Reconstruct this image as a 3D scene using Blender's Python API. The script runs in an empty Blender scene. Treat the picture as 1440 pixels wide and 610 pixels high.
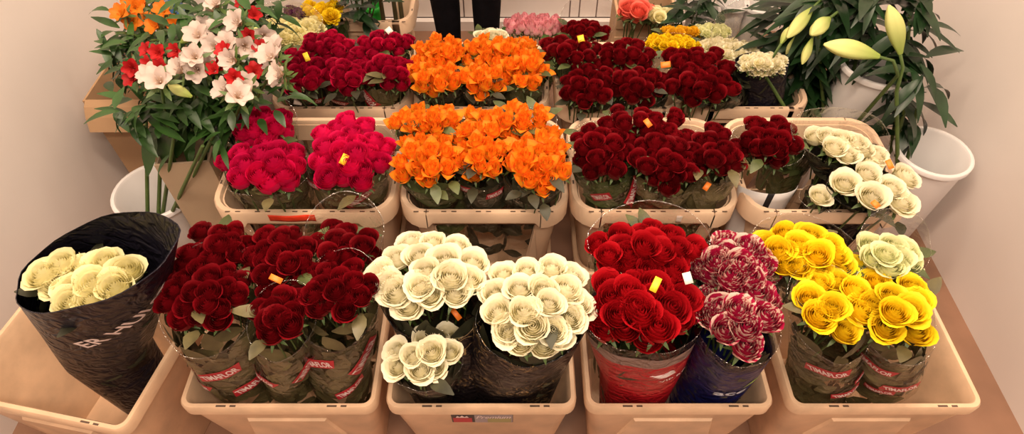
import bpy, math, random
import numpy as np
from mathutils import Vector, Matrix, Euler

S = bpy.context.scene
COL = S.collection
R = math.radians
PI = math.pi
random.seed(7)

# ------------------------------------------------------------------ camera
FPX, CX, CY, CAMZ, PITCH = 900.0, 720.0, 305.0, 1.60, R(50)
cp, sp = math.cos(PITCH), math.sin(PITCH)

def at(px, py, z):
    """point of the place at height z that the photograph shows at px, py"""
    a, b = (px - CX) / FPX, (py - CY) / FPX
    d = Vector((a, cp - b * sp, -sp - b * cp))
    t = (z - CAMZ) / d.z
    return Vector((0, 0, CAMZ)) + d * t

def depth(p):
    return p.y * cp + (CAMZ - p.z) * sp

def m_per_px(p):
    return depth(p) / FPX

cd = bpy.data.cameras.new('camera')
cam = bpy.data.objects.new('camera', cd)
COL.objects.link(cam)
cam.location = (0, 0, CAMZ)
cam.rotation_euler = (R(90) - PITCH, 0, 0)
cd.sensor_width = 36
cd.lens = 36 * FPX / 1440
cd.clip_start = 0.02
S.camera = cam

# ------------------------------------------------------------------ materials
def new_mat(name):
    m = bpy.data.materials.new(name)
    m.use_nodes = True
    nt = m.node_tree
    nt.nodes.clear()
    return m, nt, nt.nodes, nt.links

def N(nodes, t, **kw):
    n = nodes.new(t)
    for k, v in kw.items():
        setattr(n, k, v)
    return n

def rgba(c):
    return (c[0], c[1], c[2], 1)

def mixrgb(nodes, links, fac, a, b, mode='MIX'):
    n = N(nodes, 'ShaderNodeMix', data_type='RGBA', blend_type=mode)
    for sock, v in ((n.inputs[0], fac), (n.inputs[6], a), (n.inputs[7], b)):
        if hasattr(v, 'links'):
            links.new(v, sock)
        elif isinstance(v, (int, float)):
            sock.default_value = v
        else:
            sock.default_value = rgba(v)
    return n.outputs[2]

def ramp(nodes, links, fac, stops):
    r = N(nodes, 'ShaderNodeValToRGB')
    els = r.color_ramp.elements
    while len(els) < len(stops):
        els.new(0.5)
    for e, (p, c) in zip(els, stops):
        e.position = p
        e.color = rgba(c) if not isinstance(c, (int, float)) else (c, c, c, 1)
    links.new(fac, r.inputs[0])
    return r.outputs[0]

def plain(name, c, rough=.5, spec=.5, var=.12, scale=18, bump=0.0, bscale=60, metal=0):
    m, nt, ns, ls = new_mat(name)
    out = N(ns, 'ShaderNodeOutputMaterial')
    b = N(ns, 'ShaderNodeBsdfPrincipled')
    b.inputs['Roughness'].default_value = rough
    b.inputs['Specular IOR Level'].default_value = spec
    b.inputs['Metallic'].default_value = metal
    tc = N(ns, 'ShaderNodeTexCoord')
    nz = N(ns, 'ShaderNodeTexNoise')
    nz.inputs['Scale'].default_value = scale
    nz.inputs['Detail'].default_value = 4
    ls.new(tc.outputs['Object'], nz.inputs['Vector'])
    lo = tuple(x * (1 - var) for x in c)
    hi = tuple(min(1, x * (1 + var * .6)) for x in c)
    ls.new(ramp(ns, ls, nz.outputs[0], [(.3, lo), (.7, hi)]), b.inputs['Base Color'])
    if bump:
        n2 = N(ns, 'ShaderNodeTexNoise')
        n2.inputs['Scale'].default_value = bscale
        ls.new(tc.outputs['Object'], n2.inputs['Vector'])
        bp = N(ns, 'ShaderNodeBump')
        bp.inputs['Strength'].default_value = bump
        bp.inputs['Distance'].default_value = .004
        ls.new(n2.outputs[0], bp.inputs['Height'])
        ls.new(bp.outputs[0], b.inputs['Normal'])
    ls.new(b.outputs[0], out.inputs[0])
    return m

def petal(name, base, tip, lo=.0, hi=1.0, transl=.25, var=.25, stripes=None, rough=.55, edge=None):
    """petal: colour runs along the petal (uv.y) and varies a little from flower to flower"""
    m, nt, ns, ls = new_mat(name)
    out = N(ns, 'ShaderNodeOutputMaterial')
    uv = N(ns, 'ShaderNodeUVMap')
    sep = N(ns, 'ShaderNodeSeparateXYZ')
    ls.new(uv.outputs[0], sep.inputs[0])
    col = ramp(ns, ls, sep.outputs[1], [(lo, base), (hi, tip)])
    if edge is not None:
        ab = N(ns, 'ShaderNodeMath', operation='SUBTRACT'); ab.inputs[1].default_value = .5
        ls.new(sep.outputs[0], ab.inputs[0])
        ab2 = N(ns, 'ShaderNodeMath', operation='ABSOLUTE'); ls.new(ab.outputs[0], ab2.inputs[0])
        f = ramp(ns, ls, ab2.outputs[0], [(.25, 0.0), (.5, 1.0)])
        col = mixrgb(ns, ls, f, col, edge)
    if stripes is not None:
        mp = N(ns, 'ShaderNodeMapping')
        mp.inputs['Scale'].default_value = (3.2, 1.2, 1)
        oi0 = N(ns, 'ShaderNodeObjectInfo')
        tc = N(ns, 'ShaderNodeTexCoord')
        ls.new(uv.outputs[0], mp.inputs[0])
        ad = N(ns, 'ShaderNodeVectorMath', operation='ADD')
        ls.new(mp.outputs[0], ad.inputs[0])
        sc = N(ns, 'ShaderNodeVectorMath', operation='SCALE'); sc.inputs['Scale'].default_value = 1.2
        ls.new(tc.outputs['Object'], sc.inputs[0])
        ls.new(sc.outputs[0], ad.inputs[1])
        nz = N(ns, 'ShaderNodeTexNoise'); nz.inputs['Scale'].default_value = 1.3; nz.inputs['Detail'].default_value = 3
        ls.new(ad.outputs[0], nz.inputs[0])
        f = ramp(ns, ls, nz.outputs[0], [(.49, 0.0), (.55, 1.0)])
        col = mixrgb(ns, ls, f, col, stripes)
    oi = N(ns, 'ShaderNodeObjectInfo')
    mr = N(ns, 'ShaderNodeMapRange')
    mr.inputs['To Min'].default_value = 1 - var
    mr.inputs['To Max'].default_value = 1 + var * .5
    ls.new(oi.outputs['Random'], mr.inputs[0])
    hv = N(ns, 'ShaderNodeHueSaturation')
    ls.new(mr.outputs[0], hv.inputs['Value'])
    ls.new(col, hv.inputs['Color'])
    b = N(ns, 'ShaderNodeBsdfPrincipled')
    b.inputs['Roughness'].default_value = rough
    b.inputs['Specular IOR Level'].default_value = .25
    ls.new(hv.outputs[0], b.inputs['Base Color'])
    tr = N(ns, 'ShaderNodeBsdfTranslucent')
    ls.new(hv.outputs[0], tr.inputs[0])
    mx = N(ns, 'ShaderNodeMixShader')
    mx.inputs[0].default_value = transl
    ls.new(b.outputs[0], mx.inputs[1]); ls.new(tr.outputs[0], mx.inputs[2])
    ls.new(mx.outputs[0], out.inputs[0])
    return m

def film(name, printed=None, v0=.5, v1=.7, opac=1.0, pattern=None, band=None, haze=.055):
    """clear sleeve; below uv.y = v0 it may be printed with a colour (to v1 it fades to clear)"""
    m, nt, ns, ls = new_mat(name)
    out = N(ns, 'ShaderNodeOutputMaterial')
    tr = N(ns, 'ShaderNodeBsdfTransparent'); tr.inputs[0].default_value = (.97, .965, .955, 1)
    gl = N(ns, 'ShaderNodeBsdfGlossy'); gl.inputs['Roughness'].default_value = .07
    gl.inputs['Color'].default_value = (.95, .93, .92, 1)
    tc = N(ns, 'ShaderNodeTexCoord')
    nz = N(ns, 'ShaderNodeTexNoise'); nz.inputs['Scale'].default_value = 26; nz.inputs['Detail'].default_value = 2
    nz.inputs['Distortion'].default_value = 1.4
    ls.new(tc.outputs['Object'], nz.inputs[0])
    bp = N(ns, 'ShaderNodeBump'); bp.inputs['Strength'].default_value = .8; bp.inputs['Distance'].default_value = .016
    ls.new(nz.outputs[0], bp.inputs['Height'])
    ls.new(bp.outputs[0], gl.inputs['Normal'])
    lw = N(ns, 'ShaderNodeLayerWeight'); lw.inputs[0].default_value = .35
    ls.new(bp.outputs[0], lw.inputs['Normal'])
    f = ramp(ns, ls, lw.outputs['Facing'], [(.0, haze), (.55, haze + .06), (1.0, .42)])
    mx = N(ns, 'ShaderNodeMixShader')
    ls.new(f, mx.inputs[0]); ls.new(tr.outputs[0], mx.inputs[1]); ls.new(gl.outputs[0], mx.inputs[2])
    fin = mx.outputs[0]
    if printed is not None:
        uv = N(ns, 'ShaderNodeUVMap')
        sep = N(ns, 'ShaderNodeSeparateXYZ'); ls.new(uv.outputs[0], sep.inputs[0])
        pb = N(ns, 'ShaderNodeBsdfPrincipled')
        pb.inputs['Roughness'].default_value = .30
        pb.inputs['Specular IOR Level'].default_value = .22
        col = N(ns, 'ShaderNodeRGB'); col.outputs[0].default_value = rgba(printed)
        c = col.outputs[0]
        if pattern is not None:
            nz2 = N(ns, 'ShaderNodeTexNoise'); nz2.inputs['Scale'].default_value = 24; nz2.inputs['Detail'].default_value = 1.5
            nz2.inputs['Distortion'].default_value = 2.2
            ls.new(tc.outputs['Object'], nz2.inputs[0])
            nz3 = N(ns, 'ShaderNodeTexNoise'); nz3.inputs['Scale'].default_value = 9
            ls.new(tc.outputs['Object'], nz3.inputs[0])
            line = ramp(ns, ls, nz2.outputs[0], [(.47, 0.0), (.49, 1.0), (.505, 1.0), (.525, 0.0)])
            msk = ramp(ns, ls, nz3.outputs[0], [(.48, 0.0), (.56, 1.0)])
            pr = N(ns, 'ShaderNodeMath', operation='MULTIPLY'); ls.new(line, pr.inputs[0]); ls.new(msk, pr.inputs[1])
            c = mixrgb(ns, ls, pr.outputs[0], c, pattern)
        if band is not None:
            bf = ramp(ns, ls, sep.outputs[1], [(band[0] - .005, 0.0), (band[0], 1.0)])
            c = mixrgb(ns, ls, bf, c, band[1])
        ls.new(c, pb.inputs['Base Color'])
        ls.new(bp.outputs[0], pb.inputs['Normal'])
        fo = ramp(ns, ls, sep.outputs[1], [(v0, opac), (v1, 0.0)])
        mx2 = N(ns, 'ShaderNodeMixShader')
        ls.new(fo, mx2.inputs[0]); ls.new(fin, mx2.inputs[1]); ls.new(pb.outputs[0], mx2.inputs[2])
        fin = mx2.outputs[0]
    ls.new(fin, out.inputs[0])
    return m

M = {}
M['cream'] = plain('cream_plastic', (.76, .54, .37), .42, .4, .10, 7, .08, 90)
M['creamworn'] = plain('cream_plastic_worn', (.75, .51, .33), .45, .4, .20, 12, .10, 90)
M['slot'] = plain('rim_slot', (.10, .06, .04), .7)
M['wall'] = plain('white_panel', (.80, .735, .70), .5, .4, .04, 3)
M['seam'] = plain('panel_seam', (.22, .17, .16), .6)
M['floor'] = plain('floor_paint', (.30, .16, .10), .38, .5, .25, 5, .05, 40)
M['whiteplastic'] = plain('white_plastic', (.78, .75, .74), .38, .5, .05, 6)
M['greyplastic'] = plain('grey_plastic', (.50, .49, .53), .4, .5, .06, 6)
M['blackplastic'] = plain('black_plastic', (.012, .011, .013), .35, .5, .2, 9)
M['greenplastic'] = plain('green_plastic', (.03, .45, .05), .4)
M['blueplastic'] = plain('blue_plastic', (.08, .20, .45), .4)
M['kraft'] = plain('kraft_card', (.42, .26, .145), .75, .2, .14, 5, .06, 120)
M['kraftpale'] = plain('pale_kraft_paper', (.50, .37, .25), .7, .2, .10, 4, .08, 60)
M['wood'] = plain('pale_wood', (.62, .40, .24), .6, .3, .2, 10)
M['leaf'] = plain('rose_leaf', (.075, .095, .030), .42, .5, .55, 22)
M['leafolive'] = plain('olive_leaf', (.125, .105, .045), .4, .4, .5, 22)
M['leafdark'] = plain('dark_rose_leaf', (.040, .040, .022), .45, .4, .5, 22)
M['leafgreen'] = plain('alstroemeria_leaf', (.028, .080, .014), .38, .5, .5, 14)
M['leaflily'] = plain('lily_leaf', (.010, .034, .009), .36, .5, .5, 12)
M['stem'] = plain('green_stem', (.085, .14, .035), .45, .4, .3, 20)
M['stemdark'] = plain('brown_stem', (.07, .06, .025), .5)
M['black'] = plain('black_cloth', (.006, .005, .007), .9, .1, .3, 40)
M['shirt'] = plain('dark_grey_cloth', (.03, .03, .035), .9, .1, .3, 40)
M['skin'] = plain('skin', (.62, .36, .25), .5, .4, .06, 12)
M['hair'] = plain('hair', (.05, .025, .012), .5)
M['yellowtag'] = plain('yellow_sticker', (.95, .66, .03), .5)
M['whitetag'] = plain('white_sticker', (.88, .78, .70), .5)
M['orangetag'] = plain('orange_sticker', (.95, .22, .02), .5)
M['redprint'] = plain('red_print', (.50, .012, .030), .4)
M['whiteprint'] = plain('white_print', (.88, .74, .72), .4)
M['greyprint'] = plain('grey_print', (.36, .30, .32), .4)
M['oliveprint'] = plain('olive_print', (.36, .32, .12), .4)
M['blackprint'] = plain('black_print', (.02, .015, .02), .4)
M['goldprint'] = plain('gold_print', (.36, .24, .10), .4)
M['blueprint'] = plain('blue_print', (.55, .60, .72), .4)
M['greenprint'] = plain('green_print', (.30, .50, .08), .4)
M['redtape'] = plain('red_tape', (.85, .05, .015), .25, .6, .25, 30, .3, 70)

M['p_darkred'] = petal('petal_dark_red', (.15, .0012, .004), (.22, .002, .007), transl=.15)
M['p_red'] = petal('petal_red', (.34, .003, .006), (.48, .005, .012), transl=.18, var=.15)
M['p_crimson'] = petal('petal_crimson', (.34, .002, .022), (.47, .004, .042), transl=.2)
M['p_fuchsia'] = petal('petal_fuchsia', (.60, .003, .055), (.78, .008, .11), transl=.2, var=.15)
M['p_orange'] = petal('petal_orange', (.96, .56, .03), (.95, .20, .010), lo=.45, hi=1.0, transl=.3, var=.1, edge=(.95, .20, .03))
M['p_white'] = petal('petal_white', (.86, .80, .42), (.93, .88, .68), lo=.2, hi=.9, transl=.3, var=.05)
M['p_cream'] = petal('petal_cream', (.85, .80, .42), (.92, .86, .52), transl=.3, var=.06)
M['p_palegreen'] = petal('petal_pale_green', (.70, .75, .30), (.88, .88, .55), transl=.3, var=.06)
M['p_yellow'] = petal('petal_yellow', (.78, .42, .006), (.96, .72, .015), lo=.25, hi=.95, transl=.2, var=.12)
M['p_gold'] = petal('petal_gold', (.75, .40, .01), (.88, .52, .02), transl=.25, var=.1)
M['p_bicolor'] = petal('petal_striped', (.36, .006, .045), (.42, .008, .06), transl=.2, stripes=(.88, .66, .55), var=.12)
M['p_pink'] = petal('petal_pink', (.85, .62, .50), (.86, .36, .42), lo=.1, hi=.95, transl=.25, var=.1)
M['p_coral'] = petal('petal_coral', (.88, .26, .14), (.90, .18, .13), transl=.25, var=.1)
M['p_lilywhite'] = petal('petal_blush_white', (.66, .42, .24), (.68, .56, .50), lo=.05, hi=.5, transl=.25, var=.06)
M['p_scarlet'] = petal('petal_scarlet', (.52, .022, .016), (.46, .012, .018), transl=.2, var=.25)
M['p_rust'] = petal('petal_rust_orange', (.85, .35, .02), (.85, .18, .015), transl=.2, var=.2)
M['p_purple'] = petal('petal_purple', (.09, .01, .08), (.13, .015, .11), transl=.15, var=.2)
M['bud'] = petal('bud_green', (.30, .40, .08), (.72, .74, .28), lo=.05, hi=.75, transl=.15, var=.1)
M['film'] = film('clear_film')
M['filmmilky'] = film('milky_film', haze=.13)
M['f_black'] = film('black_printed_film', (.008, .006, .008), .86, .97, .97, pattern=(.30, .19, .08))
M['f_dark'] = film('smoked_film', (.02, .013, .012), .74, .90, .55)
M['f_card'] = film('black_card', (.010, .009, .016), 1.5, 1.6, 1.0)
M['f_red'] = film('red_printed_film', (.42, .012, .020), .935, .94, 1.0, band=(.86, (.26, .17, .15)))
M['f_blue'] = film('blue_printed_film', (.010, .012, .085), .84, .94, .96)

# ------------------------------------------------------------------ mesh helpers
class MB:
    """collects vertices, faces, uvs and material slots for ONE mesh object"""
    def __init__(self):
        self.v, self.f, self.uv, self.mi = [], [], [], []
    def grid(self, P, U=None, mi=0, closed=False):
        """P[j][i] rows of points"""
        nv, nu = len(P), len(P[0])
        o = len(self.v)
        for row in P:
            self.v.extend([tuple(p) for p in row])
        for j in range(nv - 1):
            for i in range(nu if closed else nu - 1):
                i2 = (i + 1) % nu
                q = (o + j * nu + i, o + j * nu + i2, o + (j + 1) * nu + i2, o + (j + 1) * nu + i)
                self.f.append(q)
                a0, a1 = i / (nu - (0 if closed else 1)), (i + 1) / (nu - (0 if closed else 1))
                if U is None:
                    b0 = c0 = j / (nv - 1); b1 = c1 = (j + 1) / (nv - 1)
                else:
                    b0, c0, b1, c1 = U[j][i], U[j][i2], U[j + 1][i], U[j + 1][i2]
                self.uv.append(((a0, b0), (a1, c0), (a1, c1), (a0, b1)))
                self.mi.append(mi)
    def face(self, pts, mi=0):
        o = len(self.v)
        self.v.extend([tuple(p) for p in pts])
        self.f.append(tuple(range(o, o + len(pts))))
        self.uv.append(tuple((0.5, .5) for _ in pts))
        self.mi.append(mi)
    def box(self, x0, x1, y0, y1, z0, z1, mi=0, bev=.0):
        c = [(x, y, z) for z in (z0, z1) for y in (y0, y1) for x in (x0, x1)]
        o = len(self.v)
        self.v.extend(c)
        for q in ((0, 2, 3, 1), (4, 5, 7, 6), (0, 1, 5, 4), (2, 6, 7, 3), (0, 4, 6, 2), (1, 3, 7, 5)):
            self.f.append(tuple(o + k for k in q))
            self.uv.append(((0, 0), (1, 0), (1, 1), (0, 1)))
            self.mi.append(mi)
    def tube(self, pts, rad, n=7, mi=0, cap=True):
        pts = [Vector(p) for p in pts]
        rads = rad if isinstance(rad, (list, tuple)) else [rad] * len(pts)
        rows = []
        up = Vector((0.13, 0.21, 1)).normalized()
        for k, p in enumerate(pts):
            t = (pts[min(k + 1, len(pts) - 1)] - pts[max(k - 1, 0)]).normalized()
            a = t.cross(up)
            if a.length < .05:
                a = t.cross(Vector((1, 0, 0)))
            a.normalize(); b = t.cross(a)
            rows.append([p + (a * math.cos(2 * PI * i / n) + b * math.sin(2 * PI * i / n)) * rads[k] for i in range(n)])
        self.grid(rows, mi=mi, closed=True)
        if cap:
            self.face(rows[0], mi); self.face(rows[-1][::-1], mi)
    def mesh(self, name, mats, smooth=True):
        me = bpy.data.meshes.new(name)
        me.from_pydata(self.v, [], self.f)
        for m in mats:
            me.materials.append(m)
        uvl = me.uv_layers.new(name='UVMap')
        flat = np.array([c for fu in self.uv for uvp in fu for c in uvp], dtype=np.float32)
        uvl.data.foreach_set('uv', flat)
        me.polygons.foreach_set('material_index', np.array(self.mi, dtype=np.int32))
        me.polygons.foreach_set('use_smooth', np.full(len(self.f), smooth, dtype=bool))
        me.update()
        return me
    def build(self, name, mats, parent=None, loc=(0, 0, 0), smooth=True):
        if not isinstance(mats, (list, tuple)):
            mats = [mats]
        return link(name, self.mesh(name, mats, smooth), parent, loc)

def link(name, me, parent=None, loc=(0, 0, 0)):
    o = bpy.data.objects.new(name, me)
    COL.objects.link(o)
    o.location = loc
    if parent is not None:
        o.parent = parent
    return o

def tag(o, label, cat, group=None, kind=None):
    o['label'] = label
    o['category'] = cat
    if group: o['group'] = group
    if kind: o['kind'] = kind
    return o

def thing(name, label, cat, loc=(0, 0, 0), rotz=0, group=None):
    o = bpy.data.objects.new(name, None)
    o.empty_display_size = .05
    COL.objects.link(o)
    o.location = loc
    o.rotation_euler = (0, 0, rotz)
    return tag(o, label, cat, group)

def bevel(o, w=.003, seg=2):
    m = o.modifiers.new('bevel', 'BEVEL'); m.width = w; m.segments = seg; m.limit_method = 'ANGLE'
    return o

# ------------------------------------------------------------------ flowers
def rose_mesh(name, mat, seed, n=20, point=0.0, flare=.25, H=1.15, close=.22, curl=1.0, frill=0.0, nu=7, nv=7, wide=1.0, squash=.2):
    """spiral of cupped petals round an axis, unit radius, base at z = 0"""
    rd = random.Random(seed)
    mb = MB()
    us = np.linspace(-1, 1, nu)
    vs = np.linspace(0, 1, nv)
    for i in range(n):
        t = i / (n - 1)
        a = i * 2.39996 + rd.uniform(-.25, .25)
        Rr = .09 + .74 * t ** .85
        W = R(115 * (1 - t) + 60 * t) * wide
        h = H * (1 - squash * t + rd.uniform(-.05, .05))
        cl = close * (1 - t) - flare * t * t * rd.uniform(.6, 1.3)
        cu = curl * (t ** 1.3) * rd.uniform(.5, 1.3)
        ph, sk = rd.uniform(0, 6.28), rd.uniform(-.06, .06)
        rows = []
        for v in vs:
            row = []
            for u in us:
                au = abs(u)
                vt = v * (1 - .20 * au ** 2.4 * (1 - point) - point * .42 * au ** 1.1)
                if vt < .5:
                    r = Rr * math.sin(PI / 2 * vt / .5) ** .75 if vt > 0 else 0.02
                else:
                    r = Rr * (1 - cl * ((vt - .5) / .5) ** 1.4)
                c = max(0, (vt - .72) / .28) ** 2 * cu
                r += .20 * c + .07 * cu * au ** 3 * vt + .035 * u
                z = h * (vt ** 1.05) - .13 * c * (1 if point < .5 else .4)
                r += (.018 + frill) * math.sin(4.5 * u + ph) * vt * (.4 + t)
                if frill:
                    z += frill * 1.2 * math.sin(11 * u + ph) * vt
                w = W * (.42 + .58 * min(1, vt / .45)) * (1 - .12 * point * vt)
                an = a + u * w + sk * vt
                row.append((r * math.cos(an), r * math.sin(an), z))
            rows.append(row)
        mb.grid(rows)
    rm = sorted(math.hypot(p[0], p[1]) for p in mb.v)[int(len(mb.v) * .97)]
    mb.v = [(p[0] / rm, p[1] / rm, p[2] / rm) for p in mb.v]
    return mb.mesh(name, [mat])

def tulip_mesh(name, mat, seed):
    return rose_mesh(name, mat, seed, n=7, point=.35, flare=-.25, H=2.0, close=.5, curl=.1, squash=.05)

def puff_mesh(name, mat, seed, n=46):
    """chrysanthemum / carnation: narrow petals all over a dome"""
    rd = random.Random(seed)
    mb = MB()
    for i in range(n):
        f = (i + .5) / n
        el = PI / 2 * (1 - 1.15 * f ** .75)
        az = i * 2.39996
        d = Vector((math.cos(el) * math.cos(az), math.cos(el) * math.sin(az), math.sin(el)))
        s = Vector((-math.sin(az), math.cos(az), 0))
        up = s.cross(d) * -1
        L = rd.uniform(.85, 1.05)
        rows = []
        for v in np.linspace(0, 1, 5):
            w = .26 * math.sin(PI * (.12 + .70 * v)) * (1 + .3 * v)
            c = d * (.12 + L * v * .9) + Vector((0, 0, .35)) + up * (.25 * (v ** 2) * rd.uniform(.6, 1.2))
            rows.append([c - s * w + up * .05, c + up * -.04 + d * (.05 * v), c + s * w + up * .05])
        mb.grid(rows)
    return mb.mesh(name, [mat])

def trumpet_mesh(name, mat, seed, openness=.9):
    """alstroemeria bloom: six spoon petals round a throat with stamens"""
    rd = random.Random(seed)
    mb = MB()
    for k in range(6):
        a = k * PI / 3 + rd.uniform(-.1, .1)
        op = openness * rd.uniform(.75, 1.15) * (1 if k % 2 else .85)
        wd = .40 if k % 2 else .33
        rows = []
        for v in np.linspace(0, 1, 8):
            ang = R(15) + op * v ** 1.3 * R(78)
            # integrate along an outward curling midrib
            r = .05 + sum(math.sin(R(15) + op * q ** 1.3 * R(78)) for q in np.linspace(0, v, 8)) / 8 * v * 1.15
            z = sum(math.cos(R(15) + op * q ** 1.3 * R(78)) for q in np.linspace(0, v, 8)) / 8 * v * 1.15
            w = wd * (math.sin(PI * (.06 + .88 * v ** 1.15)) ** .8)
            row = []
            for u in np.linspace(-1, 1, 5):
                fold = .16 * abs(u) ** 2 * (1 - .5 * v)
                rr, zz = r - fold * math.cos(ang) * .8, z + fold * math.sin(ang)
                x, y = rr, u * w
                row.append((x * math.cos(a) - y * math.sin(a), x * math.sin(a) + y * math.cos(a), zz))
            rows.append(row)
        mb.grid(rows)
    for k in range(4):
        a = k * 1.6 + rd.random()
        mb.tube([(0, 0, .05), (.08 * math.cos(a), .08 * math.sin(a), .4), (.22 * math.cos(a), .22 * math.sin(a), .62)], [.02, .018, .035], 5)
    return mb.mesh(name, [mat])

def bud_mesh(name, mat, seed, fat=.17):
    """lily bud: six-ribbed spindle, length 1 along +z"""
    mb = MB()
    rows = []
    for v in np.linspace(0, 1, 14):
        r = fat * (math.sin(PI * (.05 + .93 * v ** 1.25)) ** .75) * (1 - .15 * v)
        row = []
        for i in range(24):
            a = 2 * PI * i / 24
            rib = 1 + .10 * math.cos(3 * a + .4) + .05 * math.cos(6 * a)
            row.append((r * rib * math.cos(a) + .05 * v * v, r * rib * math.sin(a), v))
        rows.append(row)
    mb.grid(rows, closed=True)
    mb.face(rows[-1]); mb.face(rows[0][::-1])
    return mb.mesh(name, [mat])

def leaf_patch(mb, base, direc, normal, L, W, bend=.3, fold=.15, nv=5, mi=0, tipsharp=1.0):
    d = Vector(direc).normalized()
    nrm = Vector(normal)
    s = d.cross(nrm)
    if s.length < .05:
        s = d.cross(Vector((.3, .8, .5)))
    s.normalize(); nrm = s.cross(d)
    rows = []
    for v in np.linspace(0, 1, nv):
        w = W * .5 * (math.sin(PI * (.04 + .93 * v ** (.85))) ** tipsharp)
        c = Vector(base) + d * (L * (v - bend * .25 * v * v)) - nrm * (bend * L * v * v)
        rows.append([c - s * w + nrm * fold * w, c, c + s * w + nrm * fold * w])
    mb.grid(rows, mi=mi)

def stem_mesh(name, mat, L=1.0):
    """calyx with five sepals and a straight stem hanging under the bloom (unit radius bloom)"""
    mb = MB()
    rows = []
    for z, r in ((.06, .30), (-.08, .30), (-.25, .17), (-.36, .085), (-5.2, .075)):
        rows.append([(r * math.cos(2 * PI * i / 8), r * math.sin(2 * PI * i / 8), z) for i in range(8)])
    mb.grid(rows, closed=True)
    for k in range(5):
        a = 2 * PI * k / 5
        dd = (math.cos(a), math.sin(a), .15)
        leaf_patch(mb, (.2 * math.cos(a), .2 * math.sin(a), -.04), dd, (0, 0, 1), .95, .28, .45, .1)
    return mb.mesh(name, [mat])

BL = {}
for nm, mt in (('darkred', 'p_darkred'), ('red', 'p_red'), ('crimson', 'p_crimson'), ('bicolor', 'p_bicolor')):
    BL[nm] = [rose_mesh('rose_' + nm, M[mt], 10 + k, n=17 + k, H=1.45 + .1 * k, flare=.04 + .07 * k, close=.22, curl=.55, wide=.95) for k in range(3)]
BL['fuchsia'] = [rose_mesh('rose_fuchsia', M['p_fuchsia'], 30 + k, n=18, H=1.5, flare=-.02 + .05 * k, close=.3, curl=.4) for k in range(3)]
BL['orange'] = [rose_mesh('rose_orange', M['p_orange'], 40 + k, n=11 + k, H=2.1, point=.8, flare=.25 + .12 * k, close=.35, curl=1.3, squash=.32) for k in range(4)]
for nm, mt in (('white', 'p_white'), ('cream', 'p_cream'), ('yellow', 'p_yellow'), ('palegreen', 'p_palegreen'), ('coral', 'p_coral')):
    BL[nm] = [rose_mesh('rose_' + nm, M[mt], 50 + k, n=21 + k, H=1.35, flare=.16 + .10 * k, close=.2, curl=.9, frill=.012) for k in range(3)]
BL['tulip'] = [tulip_mesh('tulip_pink', M['p_pink'], 60 + k) for k in range(2)]
for nm, mt in (('mumcream', 'p_cream'), ('mumyellow', 'p_yellow'), ('mumgold', 'p_gold'), ('mumwhite', 'p_white'), ('mumpurple', 'p_purple'), ('mumgreen', 'p_palegreen'), ('mumred', 'p_scarlet')):
    BL[nm] = [puff_mesh('puff_' + nm, M[mt], 70 + k) for k in range(2)]
for nm, mt in (('alwhite', 'p_lilywhite'), ('alred', 'p_scarlet'), ('alorange', 'p_rust')):
    BL[nm] = [trumpet_mesh('trumpet_' + nm, M[mt], 80 + k, .75 + .15 * k) for k in range(3)]
STEM = stem_mesh('stem', M['stem'])
STEMD = stem_mesh('stem', M['stemdark'])
BUD = [bud_mesh('lily_bud', M['bud'], 1), bud_mesh('lily_bud', M['bud'], 2, .24)]

# ------------------------------------------------------------------ text and labels
_txt = {}
def text_mesh(s, shear=0.0, bold=.02):
    """flat lettering: list of (verts, faces), height about 1, centred"""
    key = (s, shear, bold)
    if key in _txt:
        return _txt[key]
    cu = bpy.data.curves.new('lettering', 'FONT')
    cu.body = s
    cu.shear = shear
    cu.offset = bold
    cu.resolution_u = 3
    cu.align_x = 'CENTER'; cu.align_y = 'CENTER'
    o = bpy.data.objects.new('lettering', cu)
    COL.objects.link(o)
    dg = bpy.context.evaluated_depsgraph_get()
    ev = o.evaluated_get(dg)
    me = ev.to_mesh()
    vs = [tuple(v.co) for v in me.vertices]
    fs = [tuple(p.vertices) for p in me.polygons]
    ev.to_mesh_clear()
    bpy.data.objects.remove(o)
    bpy.data.curves.remove(cu)
    xs = [v[0] for v in vs]; ys = [v[1] for v in vs]
    x0, x1, y0, y1 = min(xs), max(xs), min(ys), max(ys)
    vs = [((v[0] - (x0 + x1) / 2) / (x1 - x0), (v[1] - (y0 + y1) / 2) / (y1 - y0)) for v in vs]
    _txt[key] = (vs, fs)
    return _txt[key]

class Decal:
    """print mapped onto a surface fn(x, y, lift) with x, y in metres from its centre"""
    def __init__(self, fn, rot=0):
        self.fn, self.rot, self.mb = fn, rot, MB()
    def m(self, x, y, lift):
        c, s = math.cos(self.rot), math.sin(self.rot)
        return self.fn(x * c - y * s, x * s + y * c, lift)
    def poly(self, pts, mi, lift=.0012, sub=None):
        self.mb.face([self.m(x, y, lift) for x, y in pts], mi)
    def quad(self, w, h, mi, slant=0.0, lift=.0012, nx=10, cx=0, cy=0):
        rows = []
        for y in np.linspace(-.5, .5, 4):
            rows.append([self.m(cx + (x + slant * y) * w, cy + y * h, lift) for x in np.linspace(-.5, .5, nx)])
        self.mb.grid(rows, mi=mi)
    def text(self, s, w, h, mi, shear=0, bold=.02, lift=.0022, cx=0, cy=0):
        vs, fs = text_mesh(s, shear, bold)
        o = len(self.mb.v)
        for x, y in vs:
            self.mb.v.append(tuple(self.m(cx + x * w, cy + y * h, lift)))
        for f in fs:
            self.mb.f.append(tuple(o + k for k in f))
            self.mb.uv.append(tuple((.5, .5) for _ in f))
            self.mb.mi.append(mi)

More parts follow.
